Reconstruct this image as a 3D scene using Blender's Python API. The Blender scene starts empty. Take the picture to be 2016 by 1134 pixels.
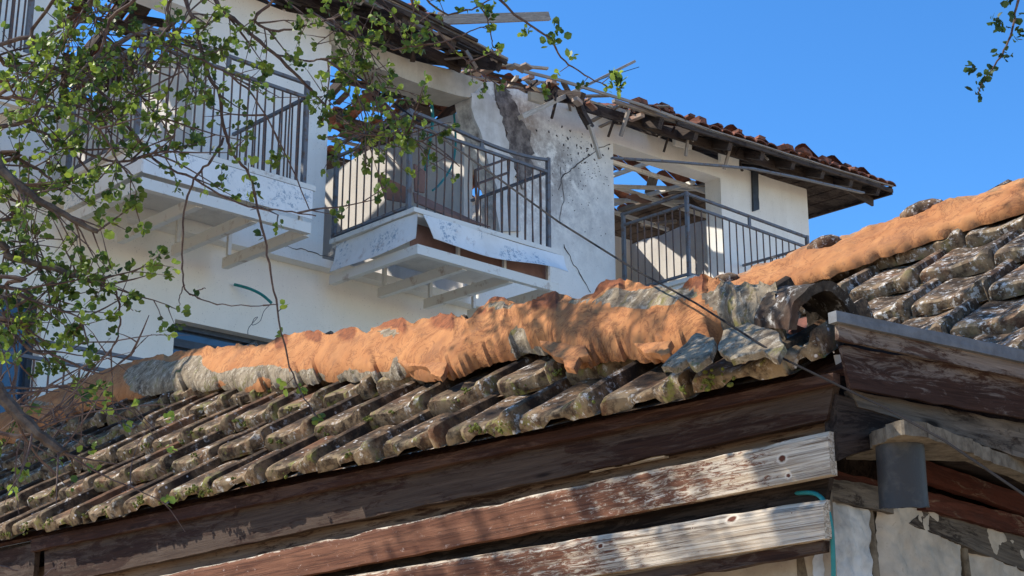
import bpy, math, random
from mathutils import Vector as V, noise, geometry
sc = bpy.context.scene
rad = math.radians
# ------------------------------------------------------------------ camera
FPX = 3000.0
PIT = math.atan(903 / 3000.0)
CAM = V((0, 0, 1.6))
cd = bpy.data.cameras.new('camera'); cam = bpy.data.objects.new('camera', cd)
sc.collection.objects.link(cam); sc.camera = cam
cam.location = CAM; cam.rotation_euler = (rad(90) + PIT, 0, 0)
cd.sensor_width = 36; cd.lens = 36 * FPX / 2016; cd.clip_start = 0.05; cd.clip_end = 3000
# ------------------------------------------------------------------ sky, sun, exposure
SUN_H = V((-0.985, 0.17, 0)).normalized(); SUN_EL = rad(43)
SUN = SUN_H * math.cos(SUN_EL) + V((0, 0, math.sin(SUN_EL)))
w = bpy.data.worlds.new('World'); sc.world = w; w.use_nodes = True
nt = w.node_tree; bg = nt.nodes['Background']
sk = nt.nodes.new('ShaderNodeTexSky'); sk.sky_type = 'NISHITA'; sk.sun_disc = False
sk.sun_elevation = SUN_EL; sk.sun_rotation = math.atan2(SUN_H.x, SUN_H.y)
sk.air_density = 1.0; sk.dust_density = 0.0; sk.ozone_density = 6.0; sk.altitude = 1500
hs = nt.nodes.new('ShaderNodeHueSaturation'); hs.inputs['Saturation'].default_value = 1.18; hs.inputs['Value'].default_value = 1.0
nt.links.new(sk.outputs[0], hs.inputs['Color']); nt.links.new(hs.outputs[0], bg.inputs[0]); bg.inputs[1].default_value = 0.15
sl = bpy.data.lights.new('sun', 'SUN'); sl.energy = 4.0; sl.angle = rad(0.5); sl.color = (1, 0.93, 0.82)
so = bpy.data.objects.new('sun', sl); sc.collection.objects.link(so)
so.rotation_euler = (-SUN).to_track_quat('-Z', 'Y').to_euler()
sc.view_settings.view_transform = 'Standard'; sc.view_settings.look = 'None'
sc.view_settings.gamma = 1; sc.view_settings.exposure = 0.86
sc.cycles.max_bounces = 6

# ------------------------------------------------------------------ frames of reference
fw = V((0, math.cos(PIT), math.sin(PIT))); up = V((0, -math.sin(PIT), math.cos(PIT))); rt = V((1, 0, 0)); Z = V((0, 0, 1))
def ray(x, y): return fw + rt * ((x - 1008) / FPX) + up * ((567 - y) / FPX)
def Q(x, y, d): return CAM + ray(x, y) * d
def I(x, y, P, n):
    d = ray(x, y); return CAM + d * ((P - CAM).dot(n) / d.dot(n))
def pix(X):
    v = X - CAM; d = v.dot(fw); return 1008 + FPX * v.dot(rt) / d, 567 - FPX * v.dot(up) / d
A = rad(46.8)
R = V((math.sin(A), math.cos(A), 0)); N = V((math.cos(A), -math.sin(A), 0)); E = -N
O = Q(825, 420, 13.6)                       # balcony corner of the damaged house
def H(u, w, z): p = O + R * u + N * (w - 1.3); return V((p.x, p.y, z))
def F(x, y, w):                              # point of the facade frame seen at a photo position
    X = I(x, y, O + N * (w - 1.3), N); return ((X - O).dot(R), X.z)
K = Q(1640, 750, 4.0)                        # corner of the tiled outbuilding
def L(x, y, r): return I(x, y, K + R * r, R)
PR = rad(40); S = R * math.cos(PR) + Z * math.sin(PR); nA = -R * math.sin(PR) + Z * math.cos(PR)
P0 = L(1090, 835, -0.09) + Z * 0.06
def RA(x, y, h=0.0): return I(x, y, P0 + nA * h, nA)
A2 = rad(57.4); R2 = V((math.sin(A2), math.cos(A2), 0)); N2 = V((math.cos(A2), -math.sin(A2), 0))
K2 = Q(1646, 640, 3.98)
def G(x, y, w=0.0): return I(x, y, K2 + N2 * w, N2)
A3 = rad(40); R3 = V((math.sin(A3), math.cos(A3), 0)); N3 = V((math.cos(A3), -math.sin(A3), 0))
K3 = Q(1640, 960, 4.12)
def G3(x, y, w=0.0): return I(x, y, K3 + N3 * w, N3)
def lerp(a, b, t): return a + (b - a) * t
def interp(pts, x):
    if x <= pts[0][0]: return pts[0][1]
    for (a, b), (c, d) in zip(pts, pts[1:]):
        if x <= c: return b + (d - b) * (x - a) / (c - a)
    return pts[-1][1]
def nz(p, s=1.0, seed=0.0): return noise.noise(V((p[0] * s + seed, p[1] * s + seed * .7, p[2] * s - seed)))

# ------------------------------------------------------------------ mesh building
class MB:
    def __init__(s): s.v = []; s.f = []; s.c = []; s.m = []
    def add(s, vs, fs, cs=None, ms=None):
        o = len(s.v); s.v += [V(p) for p in vs]; s.f += [tuple(i + o for i in f) for f in fs]
        s.c += [tuple(c) for c in (cs if cs else vs)]; s.m += (ms if ms else [0.0] * len(vs))
    def box(s, c, ax, ay, az, rnd=None):     # centre and three half-axis vectors
        r = random.random() * 50 if rnd is None else rnd
        lx, ly, lz = ax.length, ay.length, az.length
        vs = []; cs = []
        for i in (-1, 1):
            for j in (-1, 1):
                for k in (-1, 1):
                    vs.append(c + ax * i + ay * j + az * k); cs.append((i * lx + r, j * ly + r * .37, k * lz + r * .71))
        s.add(vs, [(0, 1, 3, 2), (4, 6, 7, 5), (0, 4, 5, 1), (2, 3, 7, 6), (0, 2, 6, 4), (1, 5, 7, 3)], cs)
    def bar(s, a, b, w, h, upv=Z):           # rectangular bar between two points
        d = (b - a); ln = d.length
        if ln < 1e-6: return
        x = d / ln; y = upv.cross(x)
        if y.length < 1e-3: y = V((1, 0, 0)).cross(x)
        y.normalize(); z = x.cross(y)
        s.box((a + b) / 2, x * (ln / 2), y * (w / 2), z * (h / 2))
    def tube(s, pts, rs, n=6, cap=True):
        if not isinstance(rs, (list, tuple)): rs = [rs] * len(pts)
        vs = []; cs = []; t0 = None; dist = 0; r0 = random.random() * 9
        for i, p in enumerate(pts):
            a = pts[max(i - 1, 0)]; b = pts[min(i + 1, len(pts) - 1)]; t = (b - a)
            if t.length < 1e-9: t = V((0, 0, 1))
            t.normalize()
            if t0 is None:
                q = t.cross(V((0, 0, 1)));
                if q.length < .05: q = t.cross(V((1, 0, 0)))
                q.normalize()
            else:
                q = q - t * q.dot(t); q.normalize()
            t0 = t; bb = t.cross(q)
            if i: dist += (p - pts[i - 1]).length
            for k in range(n):
                an = 2 * math.pi * k / n
                vs.append(p + (q * math.cos(an) + bb * math.sin(an)) * rs[i]); cs.append((dist + r0, math.cos(an) * rs[i], math.sin(an) * rs[i]))
        fs = []
        for i in range(len(pts) - 1):
            for k in range(n):
                k2 = (k + 1) % n; fs.append((i * n + k, i * n + k2, (i + 1) * n + k2, (i + 1) * n + k))
        if cap: fs.append(tuple(range(n))[::-1]); fs.append(tuple((len(pts) - 1) * n + k for k in range(n)))
        s.add(vs, fs, cs)
    def prism(s, poly, vec, holes=()):       # polygon (with holes) pushed along vec into a solid
        loops = [list(poly)] + [list(h) for h in holes]; flat = [p for l in loops for p in l]; n = len(flat)
        tri = geometry.tessellate_polygon(loops); fs = []
        nn = (flat[tri[0][1]] - flat[tri[0][0]]).cross(flat[tri[0][2]] - flat[tri[0][0]])
        flip = nn.dot(vec) > 0
        for t in tri: fs.append(tuple(t[::-1]) if flip else tuple(t)); fs.append(tuple(i + n for i in (t if flip else t[::-1])))
        o = 0
        for l in loops:
            m = len(l)
            for i in range(m): j = (i + 1) % m; fs.append((o + i, o + j, o + j + n, o + i + n))
            o += m
        s.add(flat + [p + vec for p in flat], fs)
    def grid(s, fn, nu, nv, close=False):    # fn(u,v)->point or (point,loc,mask)
        vs = []; cs = []; ms = []
        for i in range(nu + 1):
            for j in range(nv + 1):
                q = fn(i / nu, j / nv)
                if isinstance(q, tuple): vs.append(q[0]); cs.append(q[1]); ms.append(q[2])
                else: vs.append(q); cs.append(q); ms.append(0.0)
        fs = [(i * (nv + 1) + j, (i + 1) * (nv + 1) + j, (i + 1) * (nv + 1) + j + 1, i * (nv + 1) + j + 1) for i in range(nu) for j in range(nv)]
        s.add(vs, fs, cs, ms)
    def build(s, name, mat, parent=None, smooth=False, loc=None):
        me = bpy.data.meshes.new(name); off = V((0, 0, 0))
        if parent is not None: off = WORLD[parent.name]
        elif loc is not None: off = V(loc)
        me.from_pydata([p - off for p in s.v], [], s.f)
        at = me.attributes.new('loc', 'FLOAT_VECTOR', 'POINT'); at.data.foreach_set('vector', [q for c in s.c for q in c])
        am = me.attributes.new('msk', 'FLOAT', 'POINT'); am.data.foreach_set('value', s.m)
        if smooth: me.polygons.foreach_set('use_smooth', [True] * len(me.polygons))
        me.update(); o = bpy.data.objects.new(name, me); sc.collection.objects.link(o); me.materials.append(mat)
        if smooth:
            try: me.set_sharp_from_angle(angle=rad(45))
            except Exception: pass
        o.parent = parent
        if parent is None: o.location = off
        WORLD[o.name] = off
        return o
WORLD = {}
def thing(name, loc, label, cat, group=None):
    o = bpy.data.objects.new(name, None); sc.collection.objects.link(o); o.location = loc; o.empty_display_size = .2
    WORLD[o.name] = V(loc); o['label'] = label; o['category'] = cat
    if group: o['group'] = group
    return o
def tag(o, label, cat=None, group=None):
    o['label'] = label
    if cat: o['category'] = cat
    if group: o['group'] = group
    return o
def board(mb, TL, TR, BR, BL, depth, nvec, chamfer=0.0, rough=0.003, nl=48, ragged=0.0, warp=0.0, seed=None):
    # a plank given by its front face, with uneven surface, optional chamfer and worn edges
    sd = random.random() * 100 if seed is None else seed
    ln = (TR - TL).length; ht = (BL - TL).length
    rows = [(0.0, -1.0), (0.0, -.0)] if not chamfer else [(0.0, -1.0), (0.0, -chamfer * 1.0), (chamfer, 0.0)]
    t0 = rows[-1][0]
    rows += [(t0 + (1 - t0) * k / 6, 0.0) for k in range(1, 7)] + [(1.0, -1.0)]
    vs = []; cs = []
    for i in range(nl + 1):
        s_ = i / nl
        for (t, dp) in rows:
            a = lerp(TL, TR, s_); b = lerp(BL, BR, s_); p = lerp(a, b, t)
            edge = 1 if t in (0.0, 1.0) else 0
            q = nz((s_ * ln * 3, t * ht * 6, sd), 1.5); q2 = nz((s_ * ln * 14, t * 2, sd + 5), 1.0)
            off = rough * q + (rough * .8 * q2)
            if t <= t0 + 1e-6 and ragged: p = p + (b - a).normalized() * max(0, nz((s_ * ln * 5, 0, sd + 9)) + .1) * ragged
            if edge: p = p + (b - a).normalized() * rough * q2 * 1.3
            if dp == -1.0: p = p - nvec * depth
            elif dp < 0: p = p - nvec * (abs(dp) * ht * .5)
            p = p + nvec * (off + warp * math.sin(s_ * 3.1) * (t - .5))
            vs.append(p); cs.append((s_ * ln + sd, t * ht + sd * .13, (0 if dp > -1 else depth)))
    m = len(rows)
    fs = [(i * m + j, (i + 1) * m + j, (i + 1) * m + j + 1, i * m + j + 1) for i in range(nl) for j in range(m - 1)]
    fs += [(i * m + m - 1, (i + 1) * m + m - 1, (i + 1) * m, i * m) for i in range(nl)]
    fs += [tuple(range(m)), tuple(nl * m + j for j in range(m))[::-1]]
    mb.add(vs, fs, cs)

# ------------------------------------------------------------------ materials
class NM:
    def __init__(s, name, rough=.85):
        s.m = bpy.data.materials.new(name); s.m.use_nodes = True; s.t = s.m.node_tree; s.n = s.t.nodes
        s.b = s.n['Principled BSDF']; s.b.inputs['Roughness'].default_value = rough
        s.b.inputs['Specular IOR Level'].default_value = .12 if rough > .7 else .3
        s.tc = s.n.new('ShaderNodeAttribute'); s.tc.attribute_name = 'loc'; s.co = s.tc.outputs['Vector']
    def l(s, a, b): s.t.links.new(a, b)
    def setv(s, sock, v):
        if hasattr(v, 'is_output') or isinstance(v, bpy.types.NodeSocket): s.l(v, sock)
        else: sock.default_value = v
    def mask(s):
        a = s.n.new('ShaderNodeAttribute'); a.attribute_name = 'msk'; return a.outputs['Fac']
    def mapv(s, scale, loc=(0, 0, 0), co=None):
        m = s.n.new('ShaderNodeMapping'); s.l(co or s.co, m.inputs[0]); m.inputs['Scale'].default_value = scale; m.inputs['Location'].default_value = loc; return m.outputs[0]
    def noise(s, scale, detail=5, rough=.6, co=None, dist=0.0):
        n = s.n.new('ShaderNodeTexNoise'); s.l(co or s.co, n.inputs['Vector']); n.inputs['Scale'].default_value = scale
        n.inputs['Detail'].default_value = detail; n.inputs['Roughness'].default_value = rough; n.inputs['Distortion'].default_value = dist; return n.outputs['Fac']
    def vor(s, scale, co=None, feat='F1', out='Distance'):
        n = s.n.new('ShaderNodeTexVoronoi'); n.feature = feat; s.l(co or s.co, n.inputs['Vector']); n.inputs['Scale'].default_value = scale; return n.outputs[out]
    def ramp(s, fac, stops):
        r = s.n.new('ShaderNodeValToRGB'); s.l(fac, r.inputs[0]); e = r.color_ramp.elements
        while len(e) < len(stops): e.new(.5)
        for i, (p, c) in enumerate(stops):
            e[i].position = p; e[i].color = (c, c, c, 1) if not isinstance(c, tuple) else (*c, 1)
        return r.outputs[0]
    def mix(s, f, a, b, bt='MIX'):
        m = s.n.new('ShaderNodeMix'); m.data_type = 'RGBA'; m.blend_type = bt
        s.setv(m.inputs[0], f)
        for sock, v in ((m.inputs[6], a), (m.inputs[7], b)):
            if isinstance(v, tuple): sock.default_value = (*v, 1) if len(v) == 3 else v
            else: s.l(v, sock)
        return m.outputs[2]
    def math(s, op, a, b=0.0):
        m = s.n.new('ShaderNodeMath'); m.operation = op; s.setv(m.inputs[0], a); s.setv(m.inputs[1], b); m.use_clamp = op in ('ADD', 'SUBTRACT', 'MULTIPLY'); return m.outputs[0]
    def near(s, P, r):                        # 1 at P falling to 0 at distance r (true place on the surface)
        d = s.n.new('ShaderNodeVectorMath'); d.operation = 'DISTANCE'; s.l(s.co, d.inputs[0]); d.inputs[1].default_value = P
        return s.math('SUBTRACT', 1.0, s.math('DIVIDE', d.outputs['Value'], r))
    def col(s, c):
        if isinstance(c, tuple): s.b.inputs['Base Color'].default_value = (*c, 1)
        else: s.l(c, s.b.inputs['Base Color'])
    def bump(s, h, st=.4, d=.01):
        b = s.n.new('ShaderNodeBump'); s.l(h, b.inputs['Height']); b.inputs['Strength'].default_value = st; b.inputs['Distance'].default_value = d
        s.l(b.outputs[0], s.b.inputs['Normal'])

def m_plaster(name, c1, c2, soot=(), grime=.35, scale=1.0):
    m = NM(name, .92)
    a = m.noise(2.2 * scale, 6, .65); b = m.noise(30, 4, .6)
    c = m.mix(m.ramp(a, [(.35, 0.0), (.7, 1.0)]), c1, c2)
    st = m.noise(1, 6, .7, co=m.mapv((5, 5, .7)))      # streaks running down
    c = m.mix(m.math('MULTIPLY', m.ramp(st, [(.52, 0.0), (.8, 1.0)]), grime), c, (.30, .27, .23))
    sp = m.noise(70, 2, .5); c = m.mix(m.math('MULTIPLY', m.ramp(sp, [(.66, 0.0), (.72, 1.0)]), .35), c, (.2, .18, .16))
    for P, r, col, k in soot:
        f = m.near(P, r); f = m.math('MULTIPLY', f, 1.6)
        f = m.math('MULTIPLY', f, m.ramp(m.noise(7, 7, .75), [(.38, 0.0), (.62, 1.0)])); c = m.mix(m.math('MULTIPLY', f, k), c, col)
    m.col(c); h = m.math('ADD', m.math('MULTIPLY', b, .4), m.math('MULTIPLY', m.noise(6, 5, .6), .7)); m.bump(h, .35, .01); return m.m
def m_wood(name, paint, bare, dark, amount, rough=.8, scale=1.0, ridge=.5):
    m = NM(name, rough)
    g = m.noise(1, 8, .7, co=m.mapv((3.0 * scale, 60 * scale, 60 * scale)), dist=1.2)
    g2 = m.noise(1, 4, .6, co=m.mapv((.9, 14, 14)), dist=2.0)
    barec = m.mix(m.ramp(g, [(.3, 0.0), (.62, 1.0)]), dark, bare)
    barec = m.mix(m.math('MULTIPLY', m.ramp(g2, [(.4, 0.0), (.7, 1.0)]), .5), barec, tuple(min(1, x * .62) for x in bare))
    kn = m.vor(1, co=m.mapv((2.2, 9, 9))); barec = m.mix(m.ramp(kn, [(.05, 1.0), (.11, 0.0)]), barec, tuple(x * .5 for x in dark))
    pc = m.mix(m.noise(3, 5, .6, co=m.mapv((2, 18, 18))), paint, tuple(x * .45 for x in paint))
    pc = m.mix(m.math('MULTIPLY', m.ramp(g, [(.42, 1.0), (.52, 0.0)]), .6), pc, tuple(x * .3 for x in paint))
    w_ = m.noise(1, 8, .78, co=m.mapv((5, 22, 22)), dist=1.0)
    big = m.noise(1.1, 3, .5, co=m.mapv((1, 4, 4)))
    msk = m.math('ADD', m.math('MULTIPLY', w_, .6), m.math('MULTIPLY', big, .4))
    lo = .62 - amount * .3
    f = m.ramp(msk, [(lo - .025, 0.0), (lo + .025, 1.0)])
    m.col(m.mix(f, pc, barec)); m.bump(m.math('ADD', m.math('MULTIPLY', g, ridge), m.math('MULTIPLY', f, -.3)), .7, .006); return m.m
def m_boardpaint(name, knots=()):
    # red-brown varnish, worn away to pale weathered wood towards the sun-beaten right-hand end (own vertex mask)
    m = NM(name, .8)
    g = m.noise(1, 8, .75, co=m.mapv((2.6, 95, 95)), dist=.9)
    g2 = m.noise(1, 3, .6, co=m.mapv((.9, 16, 16)), dist=2.5)
    bare = m.mix(m.ramp(g, [(.40, 0.0), (.56, 1.0)]), (.13, .09, .06), (.60, .52, .41))
    bare = m.mix(m.math('MULTIPLY', m.ramp(g2, [(.45, 0.0), (.65, 1.0)]), .55), bare, (.42, .31, .2))
    pc = m.mix(m.ramp(m.noise(1, 6, .65, co=m.mapv((2, 26, 26)), dist=.8), [(.3, 0.0), (.7, 1.0)]), (.09, .032, .018), (.23, .105, .06))
    pc = m.mix(m.math('MULTIPLY', m.ramp(g, [(.42, 1.0), (.52, 0.0)]), .65), pc, (.05, .022, .014))
    pc = m.mix(m.math('MULTIPLY', m.ramp(m.noise(1, 6, .8, co=m.mapv((22, 34, 34))), [(.60, 0.0), (.68, 1.0)]), .7), pc, (.55, .42, .35))
    w_ = m.noise(1, 9, .82, co=m.mapv((13, 62, 62)), dist=.8); k = m.mask()
    msk = m.math('ADD', m.math('MULTIPLY', w_, .62), m.math('MULTIPLY', k, .42))
    f = m.ramp(msk, [(.51, 0.0), (.55, 1.0)])
    c = m.mix(f, pc, bare)
    for (P, r_) in knots:                     # knots of the timber, each at its own place on the board
        mp = m.mapv((.8, 1.0, 0.0), (-P[0] * .8, -P[1], 0)); d = m.n.new('ShaderNodeVectorMath'); d.operation = 'LENGTH'; m.l(mp, d.inputs[0])
        dn = m.math('ADD', d.outputs['Value'], m.math('MULTIPLY', m.math('SUBTRACT', m.noise(60, 4, .7), .5), r_ * .9))
        c = m.mix(m.ramp(m.math('DIVIDE', dn, r_), [(.45, 1.0), (.62, 0.0)]), c, (.10, .035, .022)); q = m.ramp(m.math('DIVIDE', dn, r_ * 2), [(.30, 0.0), (.38, .8), (.55, 0.0)]); c = m.mix(q, c, (.62, .55, .45))
    m.col(c); m.bump(m.math('ADD', m.math('MULTIPLY', g, .5), m.math('MULTIPLY', f, -.35)), .9, .006); return m.m
def m_tile(name, base1, base2, white, moss, orange=.25):
    m = NM(name, .9)
    a = m.noise(6, 7, .75); b = m.noise(14, 7, .75); k = m.mask()
    c = m.mix(m.ramp(a, [(.42, 0.0), (.58, 1.0)]), base1, base2)
    c = m.mix(m.math('MULTIPLY', m.ramp(b, [(.44, 0.0), (.56, 1.0)]), .8), c, (.028, .021, .016))
    c = m.mix(m.math('MULTIPLY', m.ramp(m.noise(3.3, 4, .6), [(.56, 0.0), (.66, 1.0)]), orange), c, (.36, .15, .07))
    # noses: mask = 1 at the nose, moss and clay brown there
    nm = m.math('MULTIPLY', k, m.ramp(m.noise(18, 5, .7), [(.42, 0.0), (.58, 1.0)]))
    c = m.mix(m.math('MULTIPLY', nm, .75), c, (.30, .22, .13))
    nm2 = m.math('MULTIPLY', k, m.ramp(m.noise(11, 6, .75), [(.55, 0.0), (.64, 1.0)])); c = m.mix(m.math('MULTIPLY', nm2, moss), c, (.20, .20, .05))
    li = m.math('MULTIPLY', m.ramp(m.noise(30, 6, .75), [(.54, 0.0), (.60, 1.0)]), m.ramp(m.noise(6, 5, .6), [(.60 - white * .25, 0.0), (.68 - white * .18, 1.0)]))
    c = m.mix(m.math('MULTIPLY', li, .85), c, (.60, .57, .51))
    sp = m.ramp(m.vor(30), [(.13, 1.0), (.20, 0.0)]); sp = m.math('MULTIPLY', sp, m.ramp(m.noise(9, 3, .5), [(.5, 0.0), (.6, 1.0)]))
    c = m.mix(m.math('MULTIPLY', sp, .8), c, (.66, .62, .58))
    m.col(c); m.bump(m.math('ADD', m.math('MULTIPLY', b, .6), m.math('MULTIPLY', m.noise(32, 5, .75), .5)), .8, .008); return m.m
def m_mortar():
    m = NM('orange_lime_mortar', .93); k = m.mask()
    a = m.noise(7, 6, .65); fine = m.noise(26, 7, .8)
    o = m.mix(m.ramp(a, [(.3, 0.0), (.7, 1.0)]), (.34, .135, .052), (.49, .23, .092))
    cr = m.ramp(m.noise(1, 6, .7, co=m.mapv((5, 5, 5)), dist=1.4), [(.475, 0.0), (.5, 1.0), (.525, 0.0)])
    o = m.mix(m.math('MULTIPLY', cr, .75), o, (.16, .06, .03))
    o = m.mix(m.math('MULTIPLY', m.ramp(m.noise(3.2, 7, .75, dist=.6), [(.50, 0.0), (.66, 1.0)]), .6), o, (.26, .12, .06))
    o = m.mix(m.math('MULTIPLY', m.ramp(m.noise(26, 6, .8), [(.56, 0.0), (.64, 1.0)]), .5), o, (.22, .12, .07))
    g = m.mix(m.ramp(m.noise(12, 7, .75), [(.36, 0.0), (.6, 1.0)]), (.10, .075, .052), (.31, .25, .17))
    g = m.mix(m.math('MULTIPLY', m.ramp(m.noise(28, 6, .8), [(.54, 0.0), (.60, 1.0)]), .6), g, (.52, .46, .36))
    g = m.mix(m.math('MULTIPLY', m.ramp(m.noise(20, 6, .8), [(.54, 0.0), (.60, 1.0)]), .8), g, (.06, .045, .032))
    g = m.mix(m.math('MULTIPLY', m.ramp(m.noise(10, 5, .7), [(.56, 0.0), (.66, 1.0)]), .5), g, (.22, .2, .05))
    k2 = m.n.new('ShaderNodeMath'); k2.operation = 'SUBTRACT'; m.l(k, k2.inputs[0]); k2.inputs[1].default_value = 1.0
    o = m.mix(m.ramp(m.math('ADD', k2.outputs[0], m.math('MULTIPLY', m.math('SUBTRACT', m.noise(12, 6, .75), .5), .8)), [(.15, 0.0), (.40, 1.0)]), o, m.mix(m.ramp(fine, [(.4, 0.0), (.6, 1.0)]), (.30, .105, .045), (.14, .055, .03)))
    f = m.ramp(m.math('ADD', k, m.math('MULTIPLY', m.math('SUBTRACT', m.noise(17, 8, .8), .5), .95)), [(.42, 0.0), (.48, 1.0)])
    m.col(m.mix(f, g, o)); m.bump(m.math('ADD', m.math('MULTIPLY', a, .5), m.math('MULTIPLY', fine, .5)), .8, .009); return m.m
def m_flat(name, c, rough=.7, metal=0.0, var=.25, scale=12, c2=None, rng=(.4, .65)):
    m = NM(name, rough); m.b.inputs['Metallic'].default_value = metal
    d = c2 if c2 else tuple(x * (1 - var) for x in c)
    m.col(m.mix(m.ramp(m.noise(scale, 6, .7), [(rng[0], 0.0), (rng[1], 1.0)]), c, d)); m.bump(m.noise(scale * 4, 4, .6), .3, .004); return m.m
random.seed(7)
# ------------------------------------------------------------------ ground
mb = MB(); mb.grid(lambda a, b: V((lerp(-400, 400, a), lerp(-400, 400, b), 0)), 4, 4)
g = mb.build('ground', m_flat('dry_soil', (.58, .45, .30), .95, var=.25, scale=.4)); g['kind'] = 'structure'

# ================================================================== THE DAMAGED HOUSE
wcol = (.90, .865, .79)
SP = H(3.25, 0, 7.7)
CRK = H(2.0, 0, 7.7)
M_wall = m_plaster('old_white_plaster', wcol, (.82, .78, .70), grime=.16, soot=[
    (tuple(H(2.15, 0, 8.0)), .62, (.13, .10, .085), 1.0), (tuple(H(2.45, 0, 8.1)), .5, (.30, .20, .14), .7), (tuple(H(2.1, 0, 7.2)), .5, (.16, .15, .15), .8),
    (tuple(H(3.1, 0, 7.75)), .45, (.12, .11, .11), .8), (tuple(H(3.2, 0, 7.6)), 1.2, (.36, .35, .34), .55), (tuple(H(2.5, 0, 7.9)), .8, (.33, .25, .19), .6), (tuple(H(2.7, 0, 7.3)), .6, (.42, .35, .3), .5)])
M_lintel = m_plaster('weathered_cream_lintel', (.62, .57, .47), (.42, .37, .29), grime=.5)
M_low = m_plaster('cream_lower_plaster', (.90, .85, .75), (.84, .79, .69), grime=.12)
M_inner = m_plaster('greyed_inner_plaster', (.72, .68, .62), (.60, .56, .51), grime=.4)
M_innerc = m_plaster('cream_inner_plaster', (.74, .68, .58), (.66, .60, .50), grime=.3)
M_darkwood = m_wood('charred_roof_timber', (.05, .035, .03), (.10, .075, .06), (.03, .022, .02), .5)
M_greywood = m_wood('silvered_timber', (.22, .17, .13), (.42, .35, .28), (.14, .11, .09), .9)
M_paletimber = m_wood('pale_broken_timber', (.42, .32, .22), (.62, .52, .40), (.30, .22, .15), .9)
M_rail = m_flat('grey_painted_steel', (.15, .155, .165), .6, 0, c2=(.13, .085, .06), scale=14, rng=(.50, .62))
M_bar = m_flat('rusty_steel_bars', (.11, .085, .075), .6, .2, c2=(.20, .10, .06), scale=20, rng=(.45, .6))
M_panel = NM('peeling_white_sheet_metal', .45)
_p = M_panel; _c = _p.mix(_p.ramp(_p.noise(3, 6, .7), [(.35, 0.0), (.7, 1.0)]), (.86, .85, .81), (.74, .72, .67))
_f = _p.math('MULTIPLY', _p.ramp(_p.noise(26, 7, .8), [(.52, 0.0), (.56, 1.0)]), _p.ramp(_p.noise(2.6, 4, .6), [(.54, 0.0), (.60, 1.0)]))
_c = _p.mix(_f, _c, (.33, .39, .44))
_c = _p.mix(_p.math('MULTIPLY', _p.ramp(_p.noise(9, 6, .75), [(.58, 0.0), (.72, 1.0)]), .5), _c, (.34, .20, .12)); _p.col(_c); _p.bump(_p.noise(5, 4, .5), .25, .02); M_panel = _p.m
M_beam = m_flat('cream_painted_steel', (.76, .72, .64), .6, .1, c2=(.36, .24, .16), scale=7, rng=(.56, .74))
M_clay = m_flat('red_clay_tile', (.30, .115, .07), .9, c2=(.10, .055, .042), scale=7, rng=(.38, .6))
M_brown = m_flat('brown_hardboard', (.30, .17, .13), .8, var=.3, scale=3)
M_teal = m_flat('teal_plastic', (.02, .22, .22), .5, var=.3)
M_glass = NM('sky_reflection_glass', .12); M_glass.col((.03, .06, .10)); M_glass.b.inputs['Specular IOR Level'].default_value = .8; M_glass = M_glass.m  # blue of the reflected sky is put into the base colour
M_frame = m_flat('dark_window_frame', (.06, .07, .085), .45, .1, var=.3)
M_crack = m_flat('dark_crack', (.10, .085, .075), .95)

zF = 6.12                                  # top-floor level
def PW(x, y, u):                             # photo position met on an inner wall that runs back into the house at u
    return I(x, y, O + R * u, R)
HOLES = [(PW(1332, 508, 7.42), .42), (PW(690, 350, 1.90), .5), (PW(730, 395, 1.90), .3), (PW(305, 215, -1.45), .22), (PW(322, 230, -1.45), .12), (H(5.93, -.12, 7.6), .20), (H(5.93, -.12, 6.9), .16), (H(7.4, -1.2, 8.2), .2)]
def sunhole(p, k=1.0):
    for c, r_ in HOLES:
        v = p - c; t = v.dot(SUN)
        if t > .3 and (v - SUN * t).length < r_ * k: return True
    return False
house = thing('damaged_house', H(2, 0, 0), 'white two-storey house in ruin with torn-open tiled roof and three railed balconies', 'house')
# --- upper facade wall, outline read off at the plane of the wall
def fp(x, y, w=0.0): u, z = F(x, y, w); return (u, z)
top = [(-7.5, 8.2), (-2.6, 8.42), fp(560, 22), fp(600, 30), fp(633, 33), fp(652, 60), fp(657, 92), fp(650, 96)]
def hp(uz, w): return H(uz[0], w, uz[1])
zl = 5.94
p_open2 = [fp(652, 200), (-.10, zF - .1), (1.83, zF - .1), fp(984, 440), fp(972, 400), fp(978, 370), fp(964, 330), fp(956, 290), fp(948, 262), fp(938, 240), fp(932, 215), fp(924, 200)]
outer = [(-7.5, zl), (-7.5, 8.2), (-2.6, 8.42), fp(560, 22), fp(600, 30), fp(633, 33), fp(650, 55), fp(653, 84), (-.10, zF - .1), (1.88, zF - .1),
         fp(986, 440), fp(975, 400), fp(981, 372), fp(966, 332), fp(957, 292), fp(949, 262), fp(938, 240), fp(930, 215), fp(925, 188),
         fp(953, 162), fp(972, 160), fp(990, 170), fp(1012, 172), fp(1035, 184), fp(1062, 186), fp(1085, 196), fp(1110, 198), fp(1140, 210), fp(1170, 218), fp(1200, 236), fp(1235, 250),
         fp(1267, 262), fp(1300, 272), fp(1377, 300), fp(1420, 318), fp(1467, 333), fp(1520, 352), fp(1587, 372), (7.75, 8.70), (7.75, zl)]
u1a, u1b = -2.87, -1.45
l0 = fp(417, 35)[1]
open1 = [(u1a, zF - .02), (u1a, l0 + .04), (u1b, l0), (u1b, zF - .02)]
o3t0 = fp(1205, 281); o3t1 = fp(1418, 350)
open3 = [(3.97, zF - .02), (3.97, o3t0[1]), (5.93, o3t1[1]), (5.93, zF - .02)]
mb = MB(); mb.prism([hp(q, 0) for q in outer], -N * .25, [[hp(q, 0) for q in open1], [hp(q, 0) for q in open3]])
mb.build('upper_wall', M_wall, house)
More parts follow.
